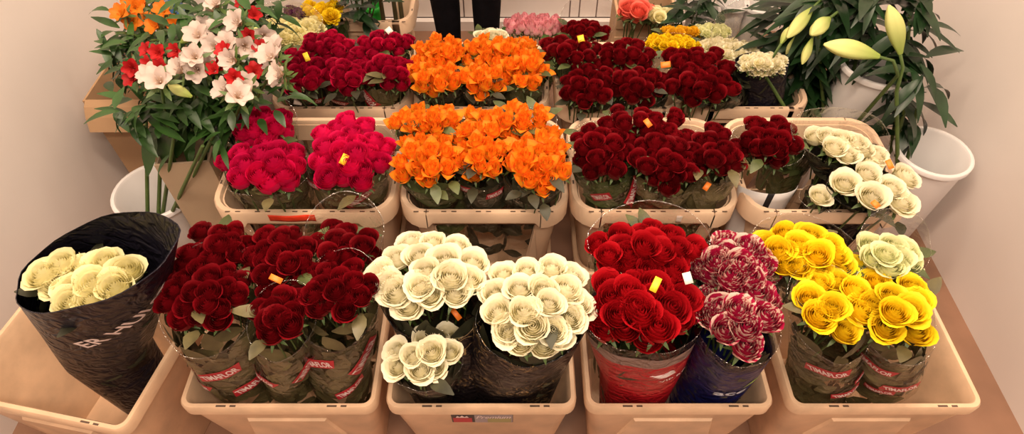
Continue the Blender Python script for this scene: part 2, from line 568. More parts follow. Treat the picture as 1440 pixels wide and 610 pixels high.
# ------------------------------------------------------------------ sleeves and bunches
class Sleeve:
    def __init__(self, pb, pr, pt, rb, rr, rt, seed, asp=1.0):
        self.pb, self.pr, self.pt = Vector(pb), Vector(pr), Vector(pt)
        self.rb, self.rr, self.rt = rb, rr, rt      # (rx, ry)
        self.ph = random.Random(seed).uniform(0, 6)
    def pt_at(self, t, v, lift=0.0):
        if v < .5:
            k = v / .5
            c = self.pb.lerp(self.pr, k)
            rx, ry = [a + (b - a) * k for a, b in zip(self.rb, self.rr)]
        else:
            k = (v - .5) / .5
            c = self.pr.lerp(self.pt, k)
            kk = k ** .85 if k < 1 else 1 + (k - 1) * .6
            rx, ry = [a + (b - a) * kk for a, b in zip(self.rr, self.rt)]
        w = 1 + .018 * math.sin(5 * t + self.ph) + .012 * math.sin(9 * t - 6 * v + self.ph)
        return Vector((c.x + (rx * w + lift) * math.sin(t), c.y - (ry * w + lift) * math.cos(t), c.z))
    def mesh(self, name, mat, vf, vb, base, v0=0.0, phase=PI):
        mb = MB()
        NT, NV = 40, 14
        rows, U = [], []
        for j in range(NV + 1):
            s = j / NV
            row, ur = [], []
            for i in range(NT):
                t = 2 * PI * i / NT
                vt = vf + (vb - vf) * ((1 + math.cos(t - phase)) / 2) ** .8
                v = v0 + (vt - v0) * s
                row.append(self.pt_at(t, v) - base)
                ur.append(v)
            rows.append(row)
            U.append(ur)
        # uv.y = real v so that print ends follow the sleeve
        mb.grid(rows, U=U, closed=True)
        loop = rows[-1]
        hem = [[Vector(p) + Vector((.0011 * math.cos(a) * math.sin(2 * PI * i / NT), -.0011 * math.cos(a) * math.cos(2 * PI * i / NT), .0011 * math.sin(a))) for i, p in enumerate(loop)] for a in (0, 2.09, 4.19, 6.283)]
        mb.grid(hem, U=[ur] * 4, closed=True)
        return mb.mesh(name, [mat])

LABELNO = [0]
def sleeve_label(sl, par, base, kind, t0, v0, w, rot):
    L = max(.05, (sl.pt - sl.pr).length) / .5      # metres per unit v
    def fn(x, y, lift):
        v = v0 + y / L
        r = max(.03, (sl.pt_at(t0, v0) - sl.pt_at(t0 + PI, v0)).length / 2)
        return sl.pt_at(t0 + x / r, v, lift) - base
    d = Decal(fn, R(rot))
    if kind == 'tima':
        d.quad(w, w * .40, 0, slant=.14)
        d.text('TIMAFLOR', w * .86, w * .25, 1, bold=.03)
        o = d.mb.build('brand_label', [M['redprint'], M['whiteprint']], par, smooth=False)
        o['label'] = 'red label with white lettering'
    elif kind == 'vip':
        # three-feather wing with lettering under it
        for k in range(4):
            y = -.11 * k
            d.poly([(w * (-.50 + .05 * k), w * (.34 + y)), (w * (.10), w * (.40 + y * .7)), (w * .14, w * (.30 + y * .8)), (w * (-.30 + .05 * k), w * (.25 + y))], 0, .0012)
        d.text('VIP ROSES', w * 1.25, w * .17, 0, shear=.1, bold=.01, cx=w * .25, cy=-w * .30)
        o = d.mb.build('wing_emblem', [M['whiteprint']], par, smooth=False)
    elif kind == 'ace':
        d.text('ace', w, w * .36, 0, shear=.15, bold=.02)
        d.poly([(w * .35, w * .38), (w * .7, w * .62), (w * 1.0, w * .52), (w * .75, w * .36)], 1)
        o = d.mb.build('printed_lettering', [M['blueprint'], M['greenprint']], par, smooth=False)
    elif kind == 'hulst':
        d.text('ER HULST', w, w * .17, 0, bold=.02, lift=.004)
        o = d.mb.build('printed_lettering', [M['whiteprint']], par, smooth=False)
    elif kind == 'script':
        d.text('Bu', w, w * .7, 0, shear=.35, bold=-.005)
        o = d.mb.build('printed_lettering', [M['goldprint']], par, smooth=False)
    return o

def put_bloom(kind, name, par, base, P, direc, D, rd, stem=True, stemmat=None, stemlen=None):
    me = rd.choice(BL[kind])
    o = link(name, me, par)
    o.location = P - base
    q = Vector(direc).normalized().to_track_quat('Z', 'Y')
    o.rotation_mode = 'QUATERNION'
    from mathutils import Quaternion
    o.rotation_quaternion = q @ Quaternion((0, 0, 1), rd.uniform(0, 6.28))
    s = D / 2 * rd.uniform(.9, 1.1)
    o.scale = (s, s, s)
    if stem:
        st = link('stem', stemmat or STEM, o)
        if stemlen:
            st.scale = (1, 1, stemlen)
    return o

def sticker(par, base, px, py, z, mat, w=.013, h=.02, rot=20, name='price_sticker'):
    p = at(px, py, z)
    mb = MB()
    rows = []
    to = (Vector((0, 0, CAMZ)) - p).normalized()
    nrm = (to + Vector((0, -.1, .5))).normalized()
    a = nrm.cross(Vector((0, 1, .2))).normalized()
    a = Matrix.Rotation(R(rot), 3, nrm) @ a
    b = nrm.cross(a)
    for v in np.linspace(-.5, .5, 3):
        rows.append([p - base + a * (u * w) + b * (v * h) + nrm * (.001 + .10 * w * u * u) for u in np.linspace(-.5, .5, 4)])
    mb.grid(rows)
    o = mb.build(name, [M[mat]], par)
    m = o.modifiers.new('thick', 'SOLIDIFY'); m.thickness = .0006
    return o

class Box:
    """inner room of a container, for keeping bunches inside"""
    def __init__(self, x0, x1, y0, y1, h):
        self.x0, self.x1, self.y0, self.y1, self.h = x0, x1, y0, y1, h
    def clamp(self, p, rx, ry):
        mx = min(rx + .004, (self.x1 - self.x0) / 2 - .001); my = min(ry + .004, (self.y1 - self.y0) / 2 - .001)
        return Vector((min(max(p.x, self.x0 + mx), self.x1 - mx), min(max(p.y, self.y0 + my), self.y1 - my), self.h))

SEED = [100]
def bunch(label, kind, box, c, z, hw, n=None, pts=None, D=.05, sleeve='film', vf=.92, vb=1.06, rim=None, rr=None,
          labels=(), tags=(), leaves=130, leafmat='leaf', dome=.035, name='rose_bunch', bloom='rose', cat='flowers',
          group=None, floor=.03, conv=.30, topleaves=6, stemmat=None, wrapname='sleeve', stemlen=None, rbs=.74, phase=180):
    SEED[0] += 1
    rd = random.Random(SEED[0])
    if pts is None and kind in ('darkred', 'crimson', 'orange', 'fuchsia', 'red'):
        n = max(5, int(n * 1.12))
        D *= {'darkred': .84, 'crimson': .84, 'orange': .86, 'fuchsia': .88, 'red': .86}[kind]
    elif pts is not None:
        D *= {'white': .88, 'yellow': .80, 'palegreen': .82, 'cream': .9}.get(kind, .93)
    pc = at(c[0], c[1], z)
    mp = m_per_px(pc)
    rx = hw[0] * mp
    ry = hw[1] * mp / .80
    # where it passes the rim of its container
    if rr is None:
        rrx = min(rx * .85, .080)
    else:
        rrx = rr * m_per_px(at(c[0], 560 if c[1] > 305 else c[1] + 60, box.h))
    rry = min(rrx * 1.0, .072)
    if rim is not None:
        pr = at(rim[0], rim[1], box.h)
    else:
        pr = Vector((pc.x, pc.y, box.h))
    pr = box.clamp(pr, rrx, rry)
    ctr = Vector(((box.x0 + box.x1) / 2, (box.y0 + box.y1) / 2, 0))
    pb = Vector((pr.x + (ctr.x - pr.x) * .16, pr.y + (ctr.y - pr.y) * .10, floor))
    base = pb.copy()
    root = thing(name, label, cat, base, 0, group)
    pt = Vector((pc.x, pc.y, z - .012))
    sl = Sleeve(pb, pr, pt, (rrx * rbs, rry * rbs), (rrx, rry), (rx + D * .30, ry + D * .22), SEED[0])
    if sleeve:
        link(wrapname, sl.mesh(wrapname, M[sleeve], vf, vb, base, phase=R(phase)), root)
    P = []
    if pts is None:
        for i in range(n):
            q = math.sqrt((i + .5) / n)
            an = i * 2.39996 + SEED[0]
            px = c[0] + hw[0] * q * math.cos(an) * 1.0 + rd.uniform(-1, 1) * D / mp * .10
            py = c[1] + hw[1] * q * math.sin(an) * 1.0 + rd.uniform(-1, 1) * D / mp * .08
            P.append(at(px, py, z + dome * (1 - q * q) + rd.uniform(-.012, .012)))
    else:
        for (px, py) in pts:
            q = min(1.2, math.hypot((px - c[0]) / hw[0], (py - c[1]) / hw[1]))
            P.append(at(px, py, z + dome * (1 - q * q)))
    foot = Vector((pc.x * .7 + pr.x * .3, pc.y * .7 + pr.y * .3, z - conv))
    for p in P:
        d = (p - foot).normalized()
        d = (d + Vector((rd.uniform(-.12, .12), rd.uniform(-.12, .12) - .05, .1))).normalized()
        hgt = D * .5
        put_bloom(kind, bloom, root, base, p - d * hgt, d, D, rd, True, stemmat, stemlen)
    # leaves pressed against the inside of the sleeve, and a few between the blooms
    if leaves:
        mb = MB()
        for i in range(leaves):
            v = rd.uniform(.22, .93) if i % 2 else rd.uniform(.36, .80)
            t = rd.uniform(0, 2 * PI) if i % 3 else rd.uniform(-1.4, 1.4)
            p = sl.pt_at(t, v, -.006 - rd.random() * .012) - base
            up = (sl.pt_at(t, v + .05) - sl.pt_at(t, v)).normalized()
            out = Vector((math.sin(t), -math.cos(t), .15))
            side = up.cross(out).normalized()
            dd = up * rd.uniform(-.3, 1) + side * rd.uniform(-.9, .9)
            L = rd.uniform(.045, .075)
            if v + L * .8 / max(.1, (sl.pt - sl.pr).length) * .5 > 1.0:
                dd = up * -.5 + side
            leaf_patch(mb, p - dd.normalized() * L * .4, dd, out, L, L * .55, rd.uniform(.0, .12), .12)
        for i in range(topleaves):
            p = rd.choice(P) - base
            an = rd.uniform(0, 6.28)
            dd = Vector((math.cos(an), math.sin(an), rd.uniform(.0, .6)))
            leaf_patch(mb, p + dd * D * .45 - Vector((0, 0, D * .7)), dd, (0, 0, 1), rd.uniform(.04, .06), .026, .25, .15)
        mb.build('foliage', [M[leafmat]], root)
    for lb in labels:
        sleeve_label(sl, root, base, *lb)
    for tg in tags:
        sticker(root, base, tg[0], tg[1], tg[2], tg[3], *(tg[4:]))
    return root

# ------------------------------------------------------------------ containers
def rrect(w, d, r, xb=(), k=5):
    """rounded rectangle, counter-clockwise from the front left; xb = breakpoints on front and back"""
    hw, hd = w / 2, d / 2
    P = []
    for x in [-hw + r] + [b for b in xb] + [hw - r]:
        P.append((x, -hd))
    for i in range(1, k):
        a = -PI / 2 + PI / 2 * i / k
        P.append((hw - r + r * math.cos(a), -hd + r + r * math.sin(a)))
    P.append((hw, -hd + r)); P.append((hw, hd - r))
    for i in range(1, k):
        a = PI / 2 * i / k
        P.append((hw - r + r * math.cos(a), hd - r + r * math.sin(a)))
    for x in [hw - r] + [b for b in reversed(xb)] + [-hw + r]:
        P.append((x, hd))
    for i in range(1, k):
        a = PI / 2 + PI / 2 * i / k
        P.append((-hw + r + r * math.cos(a), hd - r + r * math.sin(a)))
    P.append((-hw, hd - r)); P.append((-hw, -hd + r))
    for i in range(1, k):
        a = PI + PI / 2 * i / k
        P.append((-hw + r + r * math.cos(a), -hd + r + r * math.sin(a)))
    return P

def loft(mb, rings, mi=0, cap_last=True, cap_first=True):
    mb.grid(rings, mi=mi, closed=True)
    if cap_first: mb.face(rings[0][::-1], mi)
    if cap_last: mb.face(rings[-1], mi)

def low_bucket(label, x0, x1, y0, y1, h=.36, rot=0, name='flower_bucket', panel=True):
    """square-mouthed tapering bucket of the front row"""
    w, d = x1 - x0, y1 - y0
    root = thing(name, label, 'bucket', ((x0 + x1) / 2, (y0 + y1) / 2, 0), rot, 'cream plastic buckets in the front row')
    mb = MB()
    rings = []
    for (iw, z, r) in ((.085, .0, .03), (.080, .004, .03), (.016, h - .040, .024), (.013, h - .034, .024), (.0, h - .030, .026), (.0, h - .005, .026), (.006, h, .024)):
        rings.append([(x, y, z) for x, y in rrect(w - iw, d - iw, r)])
    for (iw, z, r) in ((.022, h, .018), (.028, h - .006, .016), (.036, h - .05, .016), (.098, .014, .02)):
        rings.append([(x, y, z) for x, y in rrect(w - iw, d - iw, r)])
    loft(mb, rings)
    for sx in (-1, 1):
        mb.box(sx * w * .28 - .010, sx * w * .28 + .010, -d / 2 + .0035, -d / 2 + .0075, h - .0005, h + .0004, 1)
        mb.box(sx * w * .28 - .010 + .028, sx * w * .28 + .010 + .02, -d / 2 + .0035, -d / 2 + .0075, h - .0005, h + .0004, 1)
    o = mb.build('body', [M['creamworn'], M['slot']], root)
    m = o.modifiers.new('edge', 'EDGE_SPLIT'); m.split_angle = R(50)
    if panel:
        pb = MB()
        rows = []
        # raised handle plate on the sloping front
        def fr(x, z, lift):
            k = (z - .004) / (h - .044)
            yy = -(d - (.080 + (.016 - .080) * k)) / 2
            return (x, yy - lift, z)
        z1, z0 = h - .075, h - .19
        out = [(-.085, z1), (.085, z1), (.105, z0), (-.105, z0)]
        top = [(x * .95, z + (-.004 if z == z1 else .004)) for x, z in out]
        A = [fr(x, z, -.001) for x, z in out]; Bq = [fr(x, z, .006) for x, z in top]
        pb.face(Bq[::-1])
        for i in range(4):
            j = (i + 1) % 4
            pb.face([A[i], A[j], Bq[j], Bq[i]])
        pb.build('handle_plate', [M['creamworn']], root, smooth=False)
    return root, Box(x0 + .02, x1 - .02, y0 + .02, y1 - .02, h - .01)

def collar_bucket(label, x0, x1, y0, y1, h=.45, rot=0, group='cream containers with rounded rims', hb=.17):
    """base bucket with a tall collar: rounded flange rim, windowed walls"""
    w, d = x1 - x0, y1 - y0
    root = thing('flower_container', label, 'container', ((x0 + x1) / 2, (y0 + y1) / 2, 0), rot, group)
    # base
    mb = MB()
    rings = []
    for (iw, z, r) in ((.11, .0, .05), (.105, .004, .05), (.075, hb - .03, .05), (.058, hb - .028, .055), (.056, hb - .002, .055), (.060, hb, .055), (.078, hb, .05), (.082, hb - .005, .05), (.118, .014, .04)):
        rings.append([(x, y, z) for x, y in rrect(w - iw, d - iw, r)])
    loft(mb, rings)
    o = mb.build('base', [M['creamworn']], root)
    o.modifiers.new('edge', 'EDGE_SPLIT').split_angle = R(50)
    # collar wall with a window in front and back
    wb = .30 * w
    mb = MB()
    zs = [hb - .02, hb + .03, h - .062, h - .012]
    rings = []
    for z in zs:
        k = (z - zs[0]) / (zs[-1] - zs[0])
        iw = .088 - .058 * k
        b = wb * (1.12 - .14 * k)
        rings.append([Vector((x, y, z)) for x, y in rrect(w - iw, d - iw, .06, (-b, b))])
    n = len(rings[0])
    ofs = 0
    for ring in rings:
        mb.v.extend([tuple(p) for p in ring])
    # window segments: front index 1->2 ; back the matching one
    back = next(i for i in range(3, n) if abs(rings[0][i].y - rings[0][i + 1].y) < 1e-6 and rings[0][i].y > 0 and rings[0][i].x < wb * 1.2 and rings[0][i + 1].x < 0)
    for j in range(3):
        for i in range(n):
            if j == 1 and i in (1, back):
                continue
            i2 = (i + 1) % n
            mb.f.append((j * n + i, j * n + i2, (j + 1) * n + i2, (j + 1) * n + i))
            mb.uv.append(((0, 0), (1, 0), (1, 1), (0, 1))); mb.mi.append(0)
    o = mb.build('collar', [M['cream']], root)
    sm = o.modifiers.new('thick', 'SOLIDIFY'); sm.thickness = .006; sm.offset = -1
    o.modifiers.new('edge', 'EDGE_SPLIT').split_angle = R(50)
    # flange rim
    mb = MB()
    xb = (-wb - .014, -wb, wb, wb + .014)
    def ring(iw, zf, r):
        return [(x, y, zf(x)) for x, y in rrect(w - iw, d - iw, r, xb)]
    deep = lambda x: h - (.034 if abs(x) <= wb + .001 else .054)
    rings = [ring(.020, deep, .062), ring(.0, deep, .07), ring(.0, lambda x: h - .006, .07), ring(.007, lambda x: h, .067),
             ring(.030, lambda x: h, .055), ring(.036, lambda x: h - .006, .053), ring(.040, lambda x: h - .036, .052), ring(.042, lambda x: h - .040, .052)]
    mb.grid(rings + [rings[0]], closed=True)
    for sx in (-.36, -.2, .0, .2, .36):
        for e in (-.012, .012):
            mb.box(sx * w + e - .006, sx * w + e + .006, -d / 2 + .006, -d / 2 + .0095, h - .0005, h + .0004, 1)
    for sy in (-.2, .15):
        for sg in (-1, 1):
            mb.box(sg * (w / 2 - .0075) - .002, sg * (w / 2 - .0075) + .002, sy * d - .006, sy * d + .006, h - .0005, h + .0004, 1)
    o = mb.build('rim', [M['cream'], M['slot']], root)
    o.modifiers.new('edge', 'EDGE_SPLIT').split_angle = R(45)
    return root, Box(x0 + .02, x1 - .02, y0 + .02, y1 - .02, h - .01)

def round_pail(label, c, r, h, mat='whiteplastic', taper=.75, name='flower_pail', group=None, wall=.006, lip=.008):
    root = thing(name, label, 'bucket', (c[0], c[1], 0), 0, group)
    mb = MB()
    rings = []
    for rad, z in ((r * taper, 0), (r * taper + .002, .004), (r - .002, h - .016), (r + lip, h - .014), (r + lip, h - .002), (r + lip - .002, h), (r - .002, h), (r - wall, h - .006), (r * taper - wall, .012)):
        rings.append([(rad * math.cos(2 * PI * i / 36), rad * math.sin(2 * PI * i / 36), z) for i in range(36)])
    loft(mb, rings)
    o = mb.build('body', [M[mat]], root)
    o.modifiers.new('edge', 'EDGE_SPLIT').split_angle = R(50)
    s = .707 * r * .95
    return root, Box(c[0] - s, c[0] + s, c[1] - s, c[1] + s, h - .01)

# ------------------------------------------------------------------ the room
def slab(name, x0, x1, y0, y1, z0, z1, mat):
    mb = MB(); mb.box(x0, x1, y0, y1, z0, z1)
    o = mb.build(name, [M[mat]], smooth=False)
    o['kind'] = 'structure'
    return o
WX0, WX1, WY0, WY1 = -1.27, 1.30, -1.2, 2.42
slab('floor', WX0 - .06, WX1 + .06, WY0, WY1 + .06, -.06, 0, 'floor')
slab('wall_left', WX0 - .06, WX0, WY0, WY1 + .06, 0, 2.6, 'wall')
slab('wall_right', WX1, WX1 + .06, WY0, WY1 + .06, 0, 2.6, 'wall')
# back wall of white panels with dark seams
mb = MB()
mb.box(WX0, WX1, WY1 + .006, WY1 + .06, 0, 2.6, 1)
def wx(px, z=.2):                      # x on the back wall
    p0 = Vector((0, WY1, z)); return (px - CX) * depth(p0) / FPX
edges = [WX0] + [wx(p) for p in (460, 571, 612, 650, 804, 818, 843, 905, 985, 1080)] + [WX1]
for a, b in zip(edges[:-1], edges[1:]):
    mb.box(a + .003, b - .003, WY1, WY1 + .006, .05, 2.6, 0)
o = mb.build('wall_back', [M['wall'], M['seam']], smooth=False); o['kind'] = 'structure'
slab('baseboard_back', WX0, WX1, WY1 - .03, WY1, 0, .045, 'wall')

# ------------------------------------------------------------------ FRONT ROW
H1 = .36
Y1A, Y1B = .535, .875
bA, BA = low_bucket('cream bucket at the front crammed with dark red roses', -.679, -.277, Y1A, Y1B)
bB, BB = low_bucket('cream bucket of white roses with a crowned sticker on its front', -.258, .132, Y1A, Y1B, panel=False)
bC, BC = low_bucket('cream bucket holding the red wrapped and the striped roses', .150, .534, Y1A, Y1B)
bD, BD = low_bucket('cream bucket of yellow roses at the right end of the front row', .566, .960, Y1A, Y1B)
bE, BE = low_bucket('cream bucket turned askew left of the dark red roses, black wrap in it', -1.130, -.730, .52, .86, rot=R(-11))

# sticker on the front of the white roses' bucket
def front_fn(w, d, h, zc):
    def fn(x, y, lift):
        z = zc + y
        k = (z - .004) / (h - .044)
        yy = -(d - (.080 + (.016 - .080) * k)) / 2
        return Vector((x, yy - lift, z))
    return fn
dc = Decal(front_fn(.390, Y1B - Y1A, H1, H1 - .075))
dc.quad(.130, .052, 0, lift=.001)
dc.quad(.040, .030, 1, lift=.0014, cx=-.042, cy=-.010)
dc.quad(.080, .052, 2, lift=.0014, cx=.024)
dc.quad(.050, .028, 3, lift=.0018, cx=.036, cy=-.010)
dc.poly([(-.056, .008), (-.052, .020), (-.047, .012), (-.042, .023), (-.037, .012), (-.032, .020), (-.028, .008)], 4, .0018)
dc.text('Premium', .074, .020, 4, shear=.35, bold=.015, lift=.0024, cx=.024, cy=.013)
dc.mb.build('sticker', [M['blackprint'], M['redprint'], M['greyprint'], M['oliveprint'], M['whiteprint']], bB, smooth=False)['label'] = 'crowned sticker in black, red and grey'

GA = 'dark red rose bunches in the front left bucket'
bunch('dark red roses in clear labelled sleeve, flaring over the left corner of the front bucket', 'darkred', BA, (284, 408), .66, (62, 52), n=19, D=.047, rim=(312, 562), rr=50, vf=.86,
      labels=[('tima', .15, .72, .085, 18), ('tima', .75, .575, .085, 20), ('tima', -.75, .60, .07, -5)], tags=[(246, 400, .66, 'whitetag')], leafmat='leafolive', leaves=130, group=GA)
bunch('small low bunch of dark red roses in the middle of the front bucket edge', 'darkred', BA, (393, 440), .66, (38, 32), n=9, D=.049, rim=(396, 562), rr=40, vf=.88,
      labels=[('tima', -.7, .66, .07, -8), ('tima', .9, .70, .08, 62)], leafmat='leafolive', leaves=110, group=GA)
bunch('dark red roses in labelled sleeve at the right front corner beside the white roses', 'darkred', BA, (476, 404), .66, (50, 38), n=14, D=.047, rim=(480, 562), rr=48, vf=.84,
      labels=[('tima', -.45, .74, .075, 22), ('tima', .95, .72, .10, 62), ('tima', .55, .55, .07, 35)], leafmat='leafolive', leaves=130, group=GA)
bunch('dark red roses at the back left of the front left bucket', 'darkred', BA, (312, 345), .645, (38, 30), n=9, D=.047, group=GA, vb=1.0)
bunch('dark red roses in the centre of the front bucket with an orange sticker on top', 'darkred', BA, (392, 366), .645, (48, 42), n=16, D=.047, tags=[(388, 392, .69, 'orangetag', .010, .022, 70)], group=GA, vb=1.0)
bunch('dark red roses at the back right of the front left bucket, raised film behind', 'darkred', BA, (484, 346), .645, (44, 28), n=11, sleeve='filmmilky', D=.047, vb=1.18, group=GA)

GB = 'white rose bunches in the second front bucket'
bunch('large white rose cluster leaning left at the back of its bucket, black wrap', 'white', BB, (602, 385), .655, (68, 50), D=.060, sleeve='f_black', rim=(650, 510), rr=62, vf=.86, vb=.98, topleaves=1,
      pts=[(576, 338), (606, 338), (642, 343), (556, 360), (588, 358), (626, 364), (664, 368), (536, 386), (599, 378), (634, 389), (660, 392), (556, 410), (604, 412), (572, 428), (590, 400), (546, 398), (640, 410)],
      leafmat='leafdark', labels=[('script', .25, .80, .045, 10)], group=GB)
bunch('small cluster of white roses low at the front left, smoky wrap', 'white', BB, (592, 498), .565, (46, 30), D=.052, sleeve='f_dark', topleaves=1, rim=(588, 560), rr=48, vf=.86, vb=1.05,
      pts=[(556, 490), (599, 476), (630, 473), (606, 494), (590, 519), (557, 514), (578, 498), (632, 492), (612, 516)], leafmat='leafdark', tags=[(640, 440, .58, 'orangetag', .010, .03, 40)], group=GB)
bunch('round cluster of white roses on the right, tall dark wrap with gold flourishes', 'white', BB, (754, 424), .66, (66, 52), D=.058, sleeve='f_black', topleaves=1, rim=(740, 560), rr=78, vf=.88, vb=.97,
      pts=[(706, 383), (741, 378), (777, 376), (806, 386), (694, 410), (730, 403), (764, 404), (797, 406), (815, 428), (698, 437), (737, 436), (773, 424), (803, 446), (713, 464), (749, 458), (779, 464), (732, 479), (764, 482), (790, 470)],
      leafmat='leafdark', leaves=90, group=GB)

bunch('big red roses at the front in a red printed sleeve with a white wing', 'red', BC, (905, 430), .645, (76, 48), n=17, D=.064, sleeve='f_red', topleaves=1, rim=(906, 562), rr=58, vf=1.0, vb=1.04,
      labels=[('vip', .48, .76, .066, 14)], tags=[(922, 400, .71, 'yellowtag', .012, .026, -30), (967, 391, .70, 'whitetag', .014, .020, 10)], leafmat='leafdark', dome=.05)
bunch('red roses standing behind the red wrapped bunch in clear film', 'red', BC, (910, 353), .64, (72, 32), n=17, sleeve='filmmilky', D=.056, vb=1.15)
bunch('red and white striped roses at the front in a dark blue sleeve', 'bicolor', BC, (1042, 448), .645, (46, 42), D=.058, sleeve='f_blue', topleaves=0, rim=(1046, 563), rr=50, vf=.95, vb=1.0,
      pts=[(1048, 486), (1076, 446), (1038, 436), (1003, 444), (1020, 464), (1062, 416), (1030, 414), (1000, 418), (1012, 432), (1080, 424), (1050, 460)], labels=[('ace', .05, .60, .066, 8)], leafmat='leafdark', dome=.045)
bunch('red and white striped roses behind, spilling over the back of a blue sleeve', 'bicolor', BC, (1036, 370), .645, (58, 28), n=18, D=.050, sleeve='f_blue', vf=.88, vb=1.02, leafmat='leafdark', rim=(1015, 525), rr=46)

GD = 'yellow rose bunches in the right front bucket'
bunch('yellow roses at the left front of the right bucket in a red labelled sleeve', 'yellow', BD, (1172, 428), .65, (48, 42), D=.062, rim=(1165, 563), rr=52, vf=.86,
      pts=[(1138, 418), (1171, 430), (1178, 392), (1189, 464), (1211, 438), (1152, 444), (1204, 408), (1150, 396)], labels=[('tima', -.3, .76, .085, 14), ('tima', .3, .56, .07, 20), ('tima', .85, .66, .06, 25)], leafmat='leafolive', leaves=130, dome=.045, group=GD)
bunch('yellow roses at the back, topmost of the yellow bunches', 'yellow', BD, (1138, 350), .65, (66, 34), D=.062, vf=.9, rim=(1190, 470),
      pts=[(1105, 326), (1140, 330), (1168, 342), (1077, 343), (1094, 352), (1123, 342), (1150, 358), (1178, 357), (1123, 372), (1200, 376), (1184, 374), (1104, 370), (1150, 378)], leafmat='leafolive', dome=.03, group=GD)
bunch('yellow roses at the right edge, cut by the side of the photograph', 'yellow', BD, (1262, 430), .65, (46, 44), D=.062, rim=(1260, 560), rr=50, vf=.86,
      pts=[(1247, 460), (1232, 394), (1256, 414), (1229, 428), (1259, 438), (1284, 400), (1282, 436), (1288, 464), (1296, 420)], labels=[('tima', -.75, .77, .08, -8), ('tima', .05, .62, .08, 5), ('tima', -.5, .56, .06, 12)], leafmat='leafolive', leaves=130, dome=.045, group=GD)
bunch('pale greenish cream roses in clear film behind the yellow ones', 'palegreen', BD, (1252, 356), .645, (40, 26), D=.058, vb=1.14,
      pts=[(1226, 343), (1247, 356), (1231, 362), (1257, 345), (1252, 373), (1276, 350), (1280, 370), (1268, 362)], dome=.03)

# bunch in the askew bucket: black card wrap with pale lettering
bunch('pale cream roses in a tall black wrap with grey lettering, left edge', 'cream', BE, (128, 388), .68, (92, 50), D=.064, sleeve='f_card', vf=1.0, vb=1.19, phase=100, rim=(150, 490), rr=62,
      pts=[(178, 378), (160, 402), (146, 366), (132, 398), (112, 374), (100, 404), (84, 372), (74, 398), (60, 385), (124, 420), (96, 424)],
      labels=[('hulst', .72, .94, .20, 42)], leafmat='leafdark', dome=.0)

# ------------------------------------------------------------------ MIDDLE ROW
H2 = .45
Y2A, Y2B = .974, 1.318
bF, BF = collar_bucket('cream rounded container of fuchsia roses with red tape on its rim', -.722, -.280, Y2A, Y2B)
bG, BG = collar_bucket('cream rounded container of orange roses in the middle row', -.272, .137, Y2A, Y2B)
bH, BH = collar_bucket('cream rounded container of dark red roses, white tag on its rim', .143, .547, Y2A, Y2B)
bI, BI = collar_bucket('cream rounded container of white roses at the right of the middle row', .556, .965, Y2A, Y2B)

def rim_piece(par, name, x0, x1, z0, z1, d, mat, lift=.0015):
    mb = MB()
    rows = []
    for z in np.linspace(z0, z1, 4):
        rows.append([(x, -d / 2 - lift + .0006 * math.sin(40 * x + 200 * z), z + .002 * math.sin(60 * x)) for x in np.linspace(x0, x1, 12)])
    mb.grid(rows)
    o = mb.build(name, [M[mat]], par)
    o.modifiers.new('thick', 'SOLIDIFY').thickness = .0008
    return o
rim_piece(bF, 'red_tape', -.075, .035, H2 - .026, H2 - .004, Y2B - Y2A, 'redtape')
rim_piece(bH, 'white_tag', .045, .058, H2 - .030, H2 - .006, Y2B - Y2A, 'whitetag')

GF = 'fuchsia rose bunches in the middle row'
bunch('fuchsia roses at the front left of the middle row in crinkled clear film', 'fuchsia', BF, (372, 232), .56, (56, 33), n=13, sleeve='filmmilky', D=.060, rim=(378, 278), rr=54, vf=.93, leafmat='leafolive', leaves=110, vb=1.02, group=GF)
bunch('fuchsia roses on the right with a yellow sticker, red label below', 'fuchsia', BF, (493, 213), .56, (54, 48), n=19, D=.057, rim=(492, 280), rr=56, vf=.90,
      labels=[('tima', .35, .74, .085, 48), ('tima', -.9, .85, .06, 25)], tags=[(484, 224, .61, 'yellowtag', .014, .024, -20)], leafmat='leafolive', leaves=130, vb=1.02, group=GF)
bunch('fuchsia roses at the back left wrapped in a tall clear sleeve', 'fuchsia', BF, (362, 176), .565, (46, 22), n=10, sleeve='filmmilky', D=.056, vb=1.3, group=GF)

GG = 'orange rose bunches in the middle row'
bunch('orange roses at the front left of the middle container, one leaning over the rim', 'orange', BG, (600, 222), .565, (46, 36), n=14, D=.050, rim=(606, 280), rr=46, leafmat='leaf', topleaves=12, vf=.88, group=GG)
bunch('orange roses in the middle of the middle container', 'orange', BG, (678, 205), .565, (38, 46), n=16, D=.047, rim=(682, 280), rr=38, topleaves=12, vf=.86,
      labels=[('tima', -.5, .80, .05, 10), ('tima', .4, .76, .05, 5)], leafmat='leafdark', group=GG)
bunch('orange roses at the front right of the middle container, above the gap', 'orange', BG, (757, 222), .565, (44, 44), n=17, D=.050, rim=(758, 280), rr=46, topleaves=10, vf=.88, leafmat='leafdark', group=GG)
bunch('orange roses at the back left of the middle container', 'orange', BG, (600, 170), .57, (48, 18), n=13, D=.046, topleaves=8, group=GG)
bunch('orange roses at the back right of the middle container with green leaves between', 'orange', BG, (728, 166), .57, (50, 15), n=11, D=.045, topleaves=10, group=GG)

